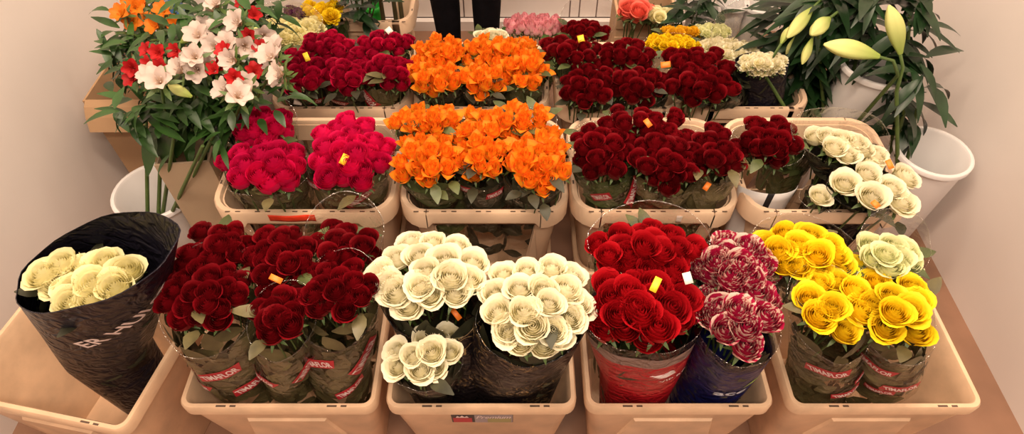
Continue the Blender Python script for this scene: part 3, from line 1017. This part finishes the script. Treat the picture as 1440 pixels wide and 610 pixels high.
GH = 'dark red rose bunches in the middle row'
bunch('dark red roses at the left of the middle row next to the orange ones', 'darkred', BH, (848, 208), .565, (42, 40), n=16, D=.050, rim=(850, 282), rr=44, vf=.90, labels=[('tima', .75, .70, .085, 58), ('tima', -.3, .70, .06, 30)], group=GH)
bunch('dark red roses in the centre of their container with an orange sticker on the film', 'darkred', BH, (938, 220), .565, (48, 44), n=18, D=.050, rim=(932, 282), rr=46, vf=.88, tags=[(994, 262, .53, 'orangetag', .012, .020, -40)], leafmat='leafolive', group=GH)
bunch('dark red roses at the right of their container beside the white roses', 'darkred', BH, (1008, 212), .565, (36, 34), n=13, D=.048, rim=(1010, 282), rr=38, vf=.92, leafmat='leafolive', group=GH)
bunch('dark red roses at the back of their container, orange price mark on top', 'darkred', BH, (905, 172), .565, (62, 16), n=13, D=.047, tags=[(911, 173, .63, 'orangetag', .012, .020, 30)], group=GH)
bunch('dark red roses in loose shiny film at the left of the white rose container', 'darkred', BI, (1080, 198), .57, (42, 28), n=14, sleeve='filmmilky', D=.050, rim=(1110, 215), rr=36, vf=.88, group=GH)

GI = 'white rose bunches in the middle row'
bunch('white roses at the back right with a tall upright clear sheet behind them', 'white', BI, (1190, 204), .565, (52, 20), D=.058, sleeve='f_black', vf=.92, vb=1.5, rim=(1195, 245),
      pts=[(1147, 190), (1166, 192), (1184, 196), (1203, 200), (1194, 216), (1174, 206), (1233, 217), (1216, 208), (1224, 228)], tags=[(1251, 231, .57, 'orangetag', .012, .022, 10)], leafmat='leafdark', dome=.015, group=GI)
bunch('single small white rose bud in its own clear wrap by the rim', 'white', BI, (1155, 274), .52, (17, 14), pts=[(1155, 274)], D=.058, sleeve='film', rim=(1150, 278), rr=16, leaves=14, topleaves=0, leafmat='leafdark', dome=.0, vf=1.05, vb=1.15, group=GI)
bunch('white roses at the front right edge, orange sticker on the largest bloom', 'white', BI, (1222, 262), .555, (42, 30), D=.066, sleeve='f_black', rim=(1232, 280), rr=52, vf=.84, vb=.95,
      pts=[(1189, 256), (1221, 243), (1228, 276), (1256, 262), (1270, 284), (1275, 248)], tags=[(1231, 287, .585, 'orangetag', .012, .017, 30)], leafmat='leafdark', dome=.02, group=GI)
# folded white paper wrap with a black band, lying in the corner of the container
def paper_wrap():
    root = thing('paper_wrap', 'folded white paper wrap with a black band, inside the white rose container', 'wrapping paper', (.622, 1.060, .235))
    mb = MB()
    rows = []
    for j, v in enumerate(np.linspace(0, 1, 9)):
        row = []
        for u in np.linspace(0, 1, 13):
            an = R(-70 + 140 * u)
            row.append((.062 * math.sin(an) * (1 + .25 * v), -.055 * math.cos(an) * (1 + .2 * v) + .02, .24 * v - .015 * (2 * u - 1) ** 2))
        rows.append(row)
    mb.grid(rows)
    for k, q in enumerate(mb.uv):
        if abs(q[0][0] - 5 / 12) < .05: mb.mi[k] = 1
    o = mb.build('sheet', [M['whiteplastic'], M['blackplastic']], root)
    o.modifiers.new('thick', 'SOLIDIFY').thickness = .001
paper_wrap()

# ------------------------------------------------------------------ THIRD ROW
H3 = .40
Y3A, Y3B = 1.405, 1.735
G3 = 'cream containers with rounded rims'
bJ, BJ = collar_bucket('cream rounded container of crimson roses at the back left', -.700, -.296, Y3A, Y3B, h=H3)
bK, BK = collar_bucket('cream rounded container of orange roses at the back', -.288, .110, Y3A, Y3B, h=H3)
bL, BL3 = collar_bucket('cream rounded container of dark red roses at the back, next to the orange', .126, .500, Y3A, Y3B, h=H3)
bM, BM = collar_bucket('cream rounded container at the back right, black wrapped white flowers in it', .508, .862, Y3A, Y3B, h=H3)

GJ = 'crimson rose bunches in the back left container'
bunch('crimson roses at the left of the back row beside the white alstroemerias', 'crimson', BJ, (422, 100), .49, (34, 30), n=14, D=.048, rim=(428, 145), rr=36, labels=[('tima', .4, .66, .07, -25)], tags=[(431, 80, .53, 'yellowtag', .014, .024, 30), (419, 142, .43, 'whitetag', .022, .022, 0)], leafmat='leafdark', group=GJ, vb=1.1)
bunch('crimson roses in the middle of the back left container', 'crimson', BJ, (487, 97), .49, (34, 34), n=16, D=.048, rim=(490, 145), rr=36, labels=[('tima', -.3, .68, .06, -25)], leafmat='leafdark', group=GJ)
bunch('crimson roses at the right of the back left container touching the orange ones', 'crimson', BJ, (546, 93), .49, (33, 32), n=15, D=.047, rim=(546, 145), rr=34, labels=[('tima', -.5, .68, .09, -42)], leafmat='leafolive', group=GJ)
bunch('crimson roses behind, in front of the pale chrysanthemums', 'crimson', BJ, (458, 62), .495, (38, 14), n=11, D=.045, group=GJ)
bunch('crimson roses behind with a small white sticker, in front of the cream crate', 'crimson', BJ, (543, 60), .495, (40, 13), n=12, D=.045, tags=[(547, 43, .53, 'whitetag', .018, .018, 45)], group=GJ)

GK = 'orange rose bunches in the back container'
bunch('orange roses at the front left of the back row', 'orange', BK, (610, 105), .49, (38, 24), n=15, D=.049, rim=(612, 145), rr=38, topleaves=8, leafmat='leafdark', tags=[(643, 128, .44, 'orangetag', .008, .028, 0)], group=GK)
bunch('orange roses in the middle of the back row, paler yellow ones among them', 'orange', BK, (679, 107), .49, (31, 27), n=12, D=.049, rim=(680, 145), rr=33, topleaves=8, leafmat='leafdark', tags=[(681, 141, .43, 'orangetag', .016, .018, 0)], group=GK)
bunch('orange roses at the right of the back row next to dark red ones', 'orange', BK, (738, 93), .49, (32, 30), n=13, D=.049, rim=(738, 145), rr=33, topleaves=10, leafmat='leaf', tags=[(735, 120, .46, 'orangetag', .018, .018, 40)], group=GK)
bunch('orange roses behind at the left, below the standing legs', 'orange', BK, (622, 70), .495, (40, 13), n=13, D=.046, topleaves=5, group=GK)
bunch('orange roses behind at the right, below the white rose heads', 'orange', BK, (706, 70), .495, (44, 15), n=15, D=.046, topleaves=5, group=GK)

GL = 'dark red rose bunches in the back containers'
bunch('dark red roses at the front left of the back dark red container', 'darkred', BL3, (828, 118), .49, (38, 30), n=15, D=.050, rim=(828, 148), rr=42, leafmat='leafdark', group=GL)
bunch('dark red roses in the back container, right beside the orange marked bunch', 'darkred', BL3, (896, 116), .49, (38, 30), n=15, D=.050, rim=(908, 148), rr=42, leafmat='leafdark', group=GL)
bunch('dark red roses behind, next to the orange roses and below the tulips', 'darkred', BL3, (800, 72), .495, (40, 18), n=12, D=.047, rim=(800, 100), tags=[(817, 55, .53, 'yellowtag', .018, .022, 10)], group=GL)
bunch('dark red roses behind, left of the yellow chrysanthemums', 'darkred', BL3, (880, 76), .495, (40, 17), n=12, D=.047, group=GL)
bunch('dark red open roses at the right of the back row with an orange double mark', 'darkred', BM, (987, 112), .49, (48, 32), n=15, D=.056, rim=(1000, 150), rr=46, leafmat='leafdark', tags=[(936, 91, .53, 'orangetag', .026, .016, 0)], group=GL, labels=[('tima', -.5, .7, .05, 60)])
bunch('dark red roses right below the white and yellow chrysanthemums, at the back right', 'darkred', BM, (975, 82), .495, (38, 12), n=9, D=.050, group=GL)
bunch('pale cream blooms packed into a black cone wrap at the back right', 'mumwhite', BM, (1074, 87), .53, (32, 13), n=34, D=.034, sleeve='f_card', vf=1.03, vb=1.10, rim=(1078, 150), rr=33, leafmat='leafdark', dome=.03, bloom='bloom', name='flower_bunch', topleaves=0, rbs=.7, stemlen=.25)

# ------------------------------------------------------------------ BACK OF THE STALL
FB = lambda px, py, z, r=.09: (lambda p: Box(p.x - r, p.x + r, p.y - r, p.y + r, z - .22))(at(px, py, z))
def floor_bunch(label, kind, c, z, hw, **kw):
    dy = kw.pop('dy', 0)
    bx = FB(c[0], c[1], z)
    kw.setdefault('stemlen', .5)
    kw.setdefault('name', 'flower_bunch'); kw.setdefault('bloom', 'bloom')
    return bunch(label, kind, bx, c, z, hw, floor=.004, **kw)

floor_bunch('pale cream chrysanthemums under clear film at the back left', 'mumcream', (402, 44), .43, (46, 19), n=44, D=.042, sleeve='filmmilky', vb=1.2, vf=1.0, topleaves=2, leafmat='leafdark')
floor_bunch('mixed bouquet with yellow and purple blooms behind the cream chrysanthemums', 'mumyellow', (452, 14), .40, (30, 12), n=7, D=.060, leafmat='leafgreen', topleaves=14)
floor_bunch('small purple blooms beside the yellow bouquet at the top left', 'mumpurple', (412, 18), .40, (14, 10), n=5, D=.050, leafmat='leafgreen')
floor_bunch('pale lemon blooms hanging over the purple ones at the top', 'mumcream', (437, 34), .40, (16, 7), n=5, D=.050, leafmat='leafgreen')
floor_bunch('short bunch of white roses peeping over the orange ones beside the legs', 'white', (692, 50), .37, (19, 6), n=9, D=.042, leafmat='leaf', name='rose_bunch', bloom='rose')
floor_bunch('pink tulips in a dense bunch against the back wall', 'tulip', (752, 36), .34, (42, 12), n=46, D=.030, leafmat='leafgreen', bloom='tulip', topleaves=14, dome=.03, name='tulip_bunch')
floor_bunch('dark red roses in film behind the back row, right of the tulips', 'darkred', (826, 42), .36, (32, 11), n=14, D=.042, name='rose_bunch', bloom='rose', vb=1.3)
floor_bunch('golden yellow chrysanthemums behind the dark red roses', 'mumgold', (958, 43), .40, (28, 6), n=16, D=.036)
floor_bunch('bright yellow chrysanthemums behind the dark red roses', 'mumyellow', (945, 59), .42, (36, 9), n=26, D=.036)
floor_bunch('white chrysanthemums with green centres behind, next to the golden ones', 'mumgreen', (1000, 42), .38, (26, 8), n=20, D=.034)
floor_bunch('creamy white blooms beside the yellow chrysanthemums', 'mumwhite', (1012, 62), .40, (28, 9), n=20, D=.038)
floor_bunch('creamy white open blooms in milky film behind the black cone wrap', 'mumwhite', (1038, 73), .44, (36, 14), n=32, D=.042, sleeve='filmmilky', vb=1.4)

# pale wooden box with coral and cream blooms
def wood_box():
    p = at(912, 30, .26)
    root = thing('flower_crate', 'small pale wooden crate of coral and cream roses by the back wall', 'crate', (p.x, p.y + .08, 0))
    w, d, h = .23, .17, .27
    mb = MB()
    mb.box(-w / 2, w / 2, -d / 2, -d / 2 + .012, 0, h); mb.box(-w / 2, w / 2, d / 2 - .012, d / 2, 0, h)
    mb.box(-w / 2, -w / 2 + .012, -d / 2 + .012, d / 2 - .012, 0, h); mb.box(w / 2 - .012, w / 2, -d / 2 + .012, d / 2 - .012, 0, h)
    mb.box(-w / 2 + .012, w / 2 - .012, -d / 2 + .012, d / 2 - .012, 0, .012)
    bevel(mb.build('body', [M['wood']], root, smooth=False), .003)
    mb = MB()
    for z in (.03, .15, .235):
        mb.box(-w / 2 - .006, w / 2 + .006, -d / 2 - .008, -d / 2 - .0005, z, z + .05)
    bevel(mb.build('front_slats', [M['wood']], root, smooth=False), .002)
    return Box(p.x - w / 2 + .02, p.x + w / 2 - .02, p.y + .08 - d / 2 + .02, p.y + .08 + d / 2 - .02, h)
bxW = wood_box()
bunch('coral roses in the wooden crate at the top right of the back wall', 'coral', bxW, (897, 13), .36, (20, 9), n=8, D=.060, sleeve=None, rr=10)
bunch('cream roses in the wooden crate, right of the coral ones', 'cream', bxW, (930, 20), .34, (20, 8), n=12, D=.042, sleeve=None, rr=10)

# cream crate, vase, green pot by the back wall on the left
crate, BX = collar_bucket('cream container with bare stems against the back wall at the top left', -.640, -.345, 1.93, 2.20, h=.34)
for k, (x, y) in enumerate(((-.47, 2.03), (-.43, 2.06), (-.40, 2.02))):
    mb = MB(); mb.tube([(0, 0, .02), (.004, .01, .3), (.01, .02, .62)], [.009, .008, .006], 8)
    o = mb.build('bare_twig', [M['stemdark']], None, (x, y, 0))
    tag(o, ['bare dark twig standing leftmost in the cream container by the wall', 'bare dark twig, middle one of three in the cream container by the wall', 'bare dark twig nearest the right rim of the cream container by the wall'][k], 'twig', 'bare twigs in the back container')
pl = at(502, 40, .20)
round_pail('grey plastic vase by the back wall behind the crimson roses', (pl.x, pl.y + .06), .045, .36, 'greyplastic', .8, 'flower_vase')
pg = at(521, 34, .22)
round_pail('small bright green pot squeezed beside the grey vase', (pg.x + .012, pg.y + .05), .028, .27, 'greenplastic', .9, 'flower_pot')
def tuft(label, px, py, z, n, L, mat, spread=.10, name='leafy_greenery', foot=None):
    p = at(px, py, z)
    f = foot or (p.x, p.y)
    root = thing(name, label, 'greenery', (f[0], f[1], .01))
    rd = random.Random(int(px * 7 + py))
    mb, ms = MB(), MB()
    b = Vector((f[0], f[1], .01))
    for i in range(n):
        a = rd.uniform(0, 6.28); q = math.sqrt(rd.random()) * spread
        e = p + Vector((q * math.cos(a), q * math.sin(a), rd.uniform(-.10, .05))) - b
        if i % 3 == 0:
            ms.tube([(0.02 * math.cos(a), .02 * math.sin(a), 0), (e.x * .4, e.y * .4, e.z * .5), tuple(e)], [.0035, .003, .002], 5)
        a2 = rd.uniform(0, 6.28)
        leaf_patch(mb, e, (math.cos(a2), math.sin(a2), rd.uniform(-.3, .7)), (0, 0, 1), L * rd.uniform(.7, 1.2), L * .28, .25, .2, 6)
    ms.build('stems', [M['stem']], root)
    mb.build('leaves', [M[mat]], root)
    return root
tuft('dark foliage standing in the grey vase', 505, -12, .46, 40, .10, 'leaflily', .08, foot=(pl.x, pl.y + .06))
tuft('dark leaves at the top right above the white chrysanthemums', 985, -6, .42, 50, .10, 'leaflily', .10, foot=(at(985, 10, .3).x, at(985, 10, .3).y + .06))
# white pails by the back wall at the right
for px, py, r, lab in ((988, 26, .055, 'white pail behind the chrysanthemums, left of the tall white vase'), (1031, 16, .050, 'tall white vase with a flared lip by the back wall'), (1068, 20, .050, 'white pail against the back wall between the tall vase and the lilies')):
    p = at(px, py, .30)
    round_pail(lab, (p.x, p.y + .02), r, .33, 'whiteplastic', .72, 'flower_vase', 'white vases by the back wall')

# ------------------------------------------------------------------ LEFT: alstroemerias, pails and card boxes
pail, BP = round_pail('white pail on the left with tall green flower stems', (-.985, 1.19), .105, .30, 'whiteplastic', .78)
def tall_bouquet(label, kind, pts, z0, foot, D, leafpts=(), seed=1, name='alstroemeria_bunch', bloom='bloom', nleaf=8, stemtop=None, cat='flowers'):
    """tall stems out of a pail, each carrying a bloom and leaves"""
    rd = random.Random(seed)
    base = Vector((foot[0], foot[1], .02))
    root = thing(name, label, cat, base)
    ml, ms = MB(), MB()
    for k, q in enumerate(pts):
        px, py = q[0], q[1]
        z = q[2] if len(q) > 2 else z0 + rd.uniform(-.03, .03)
        P = at(px, py, z)
        d = (Vector((0, -.55, .8)) + Vector((rd.uniform(-.7, .7), rd.uniform(-.5, .4), rd.uniform(-.4, .4)))).normalized()
        put_bloom(kind, bloom, root, base, P - d * D * .3, d, D, rd, True, None, .12)
        q0 = Vector((rd.uniform(-.03, .03), rd.uniform(-.03, .03), 0))
        e = P - base - d * D * .5
        mid = q0.lerp(e, .55) + Vector((0, .02, .06))
        if k % 4 == 0:
            ms.tube([q0, q0.lerp(mid, .5), mid, e], [.0055, .005, .0045, .003], 6)
        for i in range(nleaf):
            t = rd.uniform(.45, 1.0)
            c = mid.lerp(e, (t - .45) / .55)
            a = rd.uniform(0, 6.28)
            dd = Vector((math.cos(a), math.sin(a), rd.uniform(-.5, .6)))
            leaf_patch(ml, c + dd * .01, dd, (0, 0, 1), rd.uniform(.045, .075), rd.uniform(.014, .024), rd.uniform(.1, .5), .2, 6)
    for (px, py, z, n, sprd) in leafpts:
        c = at(px, py, z) - base
        for i in range(n):
            a = rd.uniform(0, 6.28); q = sprd * math.sqrt(rd.random())
            dd = Vector((math.cos(a), math.sin(a), rd.uniform(-.9, .7)))
            leaf_patch(ml, c + Vector((q * math.cos(a * 3), q * math.sin(a * 3), rd.uniform(-.05, .05))), dd, (0, 0, 1), rd.uniform(.05, .085), rd.uniform(.016, .026), rd.uniform(.1, .6), .2, 6)
    return root, ml, ms, base

WA = [(300, 64), (318, 58), (288, 36), (276, 48), (322, 84), (284, 60), (343, 126), (312, 126), (346, 118), (336, 132), (345, 66), (386, 102), (378, 78), (384, 88), (264, 88), (246, 96), (272, 78), (290, 92), (275, 100), (222, 112), (208, 104), (330, 30), (306, 44), (392, 110), (372, 52), (384, 66), (292, 10), (300, 2)]
RA = [(300, 98), (306, 92), (366, 66), (350, 50), (358, 20), (330, 110), (358, 100), (222, 74), (246, 72), (186, 96), (225, 94), (340, 6), (210, 92), (205, 70), (186, 110), (316, 72)]
root, ml, ms, base = tall_bouquet('tall blush white and scarlet alstroemerias in the white pail at the left', 'alwhite', WA, .78, (-.97, 1.18), .068,
    [(250, 60, .72, 52, .07), (230, 120, .66, 68, .07), (290, 150, .64, 60, .06), (350, 110, .68, 40, .04), (210, 150, .64, 52, .07), (330, 40, .74, 48, .06), (370, 20, .72, 40, .05), (300, 110, .70, 60, .05), (200, 70, .66, 60, .07)], 3, nleaf=4)
rr_ = random.Random(44)
for px, py in RA:
    P_ = at(px, py, .775 + rr_.uniform(-.02, .02))
    d_ = Vector((rr_.uniform(-.5, .5), -.6 + rr_.uniform(-.4, .3), .75)).normalized()
    put_bloom('alred', 'bloom', root, base, P_ - d_ * .012, d_, .048, rr_, True, None, .12)
# long hanging leaves and stems seen below
for (a, b) in (((215, 175), (205, 250)), ((238, 180), (222, 235)), ((258, 170), (245, 225)), ((232, 165), (240, 215)), ((268, 165), (262, 230))):
    pa, pb_ = at(a[0], a[1], .58) - base, at(b[0], b[1], .46) - base
    leaf_patch(ml, pa, pb_ - pa, (-.2, -1, .3), (pb_ - pa).length, .040, .05, .15, 7)
for (a, b) in (((205, 145), (208, 330)), ((228, 150), (222, 330)), ((245, 190), (226, 320)), ((285, 205), (232, 320)), ((300, 190), (238, 318)), ((330, 165), (240, 318))):
    pa, pb_ = at(a[0], a[1], .60) - base, at(b[0], b[1], .20) - base
    ms.tube([pb_.lerp(pa, -.35) * 1.0 if False else pb_, pb_.lerp(pa, .5), pa], [.0055, .005, .004], 7)
ml.build('leaves', [M['leafgreen']], root); ms.build('stems', [M['stem']], root)
rb = random.Random(5)
for (px, py, ang) in ((270, 136, 250), (215, 108, 140), (255, 60, 100), (345, 48, 60)):
    o = link('bud', BUD[1], root)
    o.location = at(px, py, .74) - base
    o.scale = (.05, .05, .05); o.rotation_euler = (R(60), R(10), R(ang))

OA = [(190, 10), (204, 24), (236, 28), (216, 36), (178, 4), (198, 4), (228, 14), (185, 30), (168, 18), (246, 34)]
root, ml, ms, base = tall_bouquet('orange alstroemerias in the top left corner', 'alorange', OA, .70, (-.98, 1.27), .056, [(215, 45, .62, 40, .08), (190, 50, .60, 40, .09), (240, 10, .62, 30, .07), (290, 15, .62, 36, .08), (180, 90, .58, 30, .07)], 6, nleaf=5)
ml.build('leaves', [M['leafgreen']], root); ms.build('stems', [M['stemdark']], root)

def card_box(label, x0, x1, y0, y1, h, mat, rot=0, name='cardboard_box', flap=True):
    root = thing(name, label, 'box', ((x0 + x1) / 2, (y0 + y1) / 2, 0), rot)
    w, d, t = x1 - x0, y1 - y0, .006
    mb = MB()
    mb.box(-w / 2, w / 2, -d / 2, -d / 2 + t, 0, h); mb.box(-w / 2, w / 2, d / 2 - t, d / 2, 0, h)
    mb.box(-w / 2, -w / 2 + t, -d / 2 + t, d / 2 - t, 0, h); mb.box(w / 2 - t, w / 2, -d / 2 + t, d / 2 - t, 0, h)
    mb.box(-w / 2 + t, w / 2 - t, -d / 2 + t, d / 2 - t, 0, t)
    mb.build('body', [M[mat]], root, smooth=False)
    if not flap:
        return root
    mb = MB()
    rows = [[(x, -d / 2 - .001 - .05 * v, h - .001 - .07 * v * v) for x in np.linspace(-w / 2 + .01, w / 2 - .01, 4)] for v in np.linspace(0, 1, 4)]
    mb.grid(rows)
    mb.build('flap', [M[mat]], root, smooth=False).modifiers.new('thick', 'SOLIDIFY').thickness = .004
    return root
pq = at(205, 4, .36)
round_pail('blue plastic tub behind the orange alstroemerias in the top left corner', (pq.x + .03, pq.y + .05), .065, .36, 'blueplastic', .85, 'plastic_tub')
card_box('brown cardboard box behind the tall stems at the left', -1.22, -.92, 1.42, 1.72, .42, 'kraft')
card_box('pale kraft paper box between the tall stems and the fuchsia roses', -.885, -.755, 1.10, 1.40, .49, 'kraftpale', R(6), 'paper_box', False)
round_pail('white pail half hidden behind the kraft box and the alstroemeria leaves', (-.80, 1.56), .085, .44, 'whiteplastic', .8)

# ------------------------------------------------------------------ RIGHT: lilies
PLY = (1.075, 1.50)
lp1, _ = round_pail('large white pail under the lily buds at the right', (1.035, 1.49), .100, .50, 'whiteplastic', .72)
lp2, _ = round_pail('second white pail at the right edge beside the lilies', (1.17, 1.28), .095, .36, 'whiteplastic', .8)
def lily_plant(label, foot, buds, leafpts, seed):
    rd = random.Random(seed)
    base = Vector((foot[0], foot[1], .02))
    root = thing('lily_bunch', label, 'flowers', base)
    ml, ms = MB(), MB()
    for (ax, ay, bx, by, z, zb, kind) in buds:
        A, B = at(ax, ay, z), at(bx, by, zb)     # base and tip of the bud
        o = link('lily_bud', BUD[kind], root)
        o.location = A - base
        L = (B - A).length
        o.scale = (L, L, L)
        o.rotation_mode = 'QUATERNION'
        o.rotation_quaternion = (B - A).to_track_quat('Z', 'Y')
        e = A - base
        back = (A - B).normalized() * .07
        q0 = Vector((rd.uniform(-.03, .03), rd.uniform(-.03, .03), 0))
        ms.tube([q0, q0.lerp(e + back, .5), e + back + Vector((0, .01, -.04)), e + back * .5, e], [.006, .006, .005, .004, .004], 7)
    for (px, py, z, n, sprd) in leafpts:
        c = at(px, py, z) - base
        q0 = Vector((rd.uniform(-.03, .03), rd.uniform(-.03, .03), 0))
        ms.tube([q0, q0.lerp(c, .6) + Vector((0, 0, .03)), c], [.006, .0055, .004], 7)
        for i in range(n):
            a = rd.uniform(0, 6.28); q = sprd * math.sqrt(rd.random())
            dd = Vector((math.cos(a), math.sin(a), rd.uniform(-.8, .5)))
            leaf_patch(ml, c + Vector((.5 * q * math.cos(a * 3), .5 * q * math.sin(a * 3), rd.uniform(-.10, .07))), dd, (0, 0, 1), rd.uniform(.10, .17), rd.uniform(.024, .038), rd.uniform(.1, .6), .2, 7)
    ml.build('leaves', [M['leaflily']], root)
    ms.build('stems', [M['stem']], root)
    return root
lily_plant('green lilies with long pale buds, one pointing left over the white pail', (1.04, 1.50),
    [(1236, 80, 1158, 60, .66, .68, 0), (1142, 12, 1104, 52, .64, .60, 0), (1166, 26, 1138, 48, .64, .63, 1), (1142, 54, 1126, 90, .60, .55, 0), (1098, 62, 1112, 38, .58, .60, 0), (1118, 52, 1104, 76, .56, .52, 0)],
    [(1100, 40, .52, 22, .035), (1138, 25, .58, 40, .06), (1168, 5, .62, 40, .08), (1205, 15, .62, 36, .06), (1140, 70, .48, 44, .06), (1120, 100, .42, 40, .06), (1145, 120, .36, 40, .06), (1220, 0, .64, 40, .07), (1118, 8, .58, 24, .05), (1150, 50, .50, 40, .07), (1130, 140, .30, 34, .06), (1200, 40, .50, 40, .07)], 21)
lily_plant('tall lily stems at the right edge with one upright yellow green bud', (1.17, 1.28),
    [(1266, 76, 1252, 6, .66, .76, 0)], [(1285, 110, .56, 20, .05), (1290, 150, .46, 20, .05), (1275, 50, .60, 26, .05), (1280, 20, .66, 30, .07)], 22)

# ------------------------------------------------------------------ PERSON behind the stall
def person():
    root = thing('person', 'person in black trousers standing by the back wall, legs apart', 'person', (-.163, 2.02, 0))
    V, E, RD = [], [], []
    def add(p, r, par=None):
        V.append(p); RD.append(r if isinstance(r, tuple) else (r, r))
        if par is not None: E.append((par, len(V) - 1))
        return len(V) - 1
    pel = add((0, 0, .93), (.135, .105))
    w1 = add((0, .005, 1.05), (.125, .09), pel)
    ch = add((0, .005, 1.24), (.150, .105), w1)
    up = add((0, .01, 1.38), (.120, .085), ch)
    nk = add((0, .005, 1.47), .052, up)
    hd0 = add((0, -.01, 1.53), (.060, .068), nk)
    hd1 = add((0, -.015, 1.61), (.074, .090), hd0)
    hd2 = add((0, -.005, 1.69), (.062, .075), hd1)
    nose = add((0, -.115, 1.60), .011, hd1)
    for s in (-1, 1):
        hp = add((s * .085, 0, .86), .088, pel)
        kn = add((s * .078, -.012, .49), .058, hp)
        cf = add((s * .072, .012, .34), .056, kn)
        an = add((s * .068, .018, .09), .040, cf)
        ft = add((s * .072, -.03, .05), .036, an)
        add((s * .085, -.13, .035), .030, ft)
        sh = add((s * .175, .01, 1.385), .056, up)
        el = add((s * .235, .03, 1.10), .042, sh)
        wr = add((s * .245, -.02, .86), .028, el)
        pm = add((s * .245, -.035, .79), (.022, .034), wr)
        for k in range(4):
            y = -.035 + (k - 1.5) * .019
            L = (.052, .066, .070, .060)[3 - k]
            f1 = add((s * .247, y - .01, .765), .0088, pm)
            f2 = add((s * .243, y - .012, .765 - L * .55), .0082, f1)
            add((s * .234, y - .008, .765 - L), .0072, f2)
        t1 = add((s * .232, -.075, .81), .0105, wr)
        add((s * .226, -.090, .765), .0085, t1)
    me = bpy.data.meshes.new('body')
    me.from_pydata(V, E, [])
    o = link('body', me, root)
    for k in ('black', 'shirt', 'skin'):
        me.materials.append(M[k])
    sk = o.modifiers.new('skin', 'SKIN')
    for i, d in enumerate(me.skin_vertices[0].data):
        d.radius = RD[i]
        d.use_root = (i == 0)
    sk.use_smooth_shade = True
    o.modifiers.new('sub', 'SUBSURF').levels = 2
    o.modifiers['sub'].render_levels = 2
    dg = bpy.context.evaluated_depsgraph_get()
    ev = o.evaluated_get(dg)
    nm = bpy.data.meshes.new_from_object(ev)
    o.modifiers.clear()
    o.data = nm
    nm.materials.clear()
    for k in ('black', 'shirt', 'skin'):
        nm.materials.append(M[k])
    for p in nm.polygons:
        c = p.center
        p.use_smooth = True
        p.material_index = 2 if (c.z > 1.445 or (abs(c.x) > .2 and c.z < .87)) else (1 if c.z > .99 or abs(c.x) > .19 else 0)
    # hair cap, eyes, shoes
    mb = MB()
    rows = []
    for v in np.linspace(0, 1, 8):
        row = []
        for i in range(20):
            a = 2 * PI * i / 20
            lowz = 1.53 if math.sin(a) > -.35 else 1.66
            z = 1.745 - (1.745 - lowz) * v
            r = math.sin(PI / 2 * min(1, .08 + v * 1.15))
            row.append((.086 * r * math.cos(a), -.005 + .098 * r * math.sin(a), z))
        rows.append(row)
    mb.grid(rows, closed=True); mb.face(rows[0])
    mb.build('hair', [M['hair']], root)
    for s in (-1, 1):
        mb = MB()
        rows = []
        for y, hw, hh in ((.075, .028, .045), (.05, .042, .075), (0, .043, .075), (-.06, .047, .055), (-.12, .048, .042), (-.165, .036, .032), (-.19, .012, .02)):
            rows.append([(s * .075 + hw * math.cos(a), y, max(.0, hh * .5 + hh * .5 * math.sin(a))) for a in np.linspace(0, 2 * PI, 14, endpoint=False)])
        mb.grid(rows, closed=True); mb.face(rows[0]); mb.face(rows[-1])
        mb.build('shoe', [M['blackplastic']], root)
        eb = MB()
        rows = [[(s * .030 + .012 * math.sin(PI * v) * math.cos(a), -.094 + .010 * math.sin(PI * v) * math.sin(a), 1.625 + .009 * math.cos(PI * v)) for a in np.linspace(0, 2 * PI, 10, endpoint=False)] for v in np.linspace(.02, .98, 6)]
        eb.grid(rows, closed=True)
        eb.build('eye', [M['whiteplastic']], root)
person()

# ------------------------------------------------------------------ light
def area(name, loc, sx, sy, power, col, rot=(0, 0, 0)):
    l = bpy.data.lights.new(name, 'AREA')
    l.shape = 'RECTANGLE'; l.size = sx; l.size_y = sy; l.energy = power; l.color = col
    o = bpy.data.objects.new(name, l); COL.objects.link(o)
    o.location = loc; o.rotation_euler = rot
    return o
area('ceiling_lamp', (-.35, .55, 2.9), 1.5, .25, 62, (1, .78, .58))
area('ceiling_lamp', (.45, 1.9, 2.9), 1.5, .25, 46, (1, .78, .58))
area('ceiling_lamp', (.2, -.6, 2.8), 1.8, .25, 58, (1, .80, .62), (R(20), 0, 0))
w = bpy.data.worlds.new('world'); S.world = w
w.use_nodes = True
bg = w.node_tree.nodes['Background']
bg.inputs[0].default_value = (1, .82, .72, 1)
bg.inputs[1].default_value = .29

S.view_settings.view_transform = 'Standard'
S.view_settings.look = 'None'
S.view_settings.gamma = 1
S.view_settings.use_curve_mapping = False
S.view_settings.exposure = -.22
S.cycles.transparent_max_bounces = 40
S.cycles.max_bounces = 8
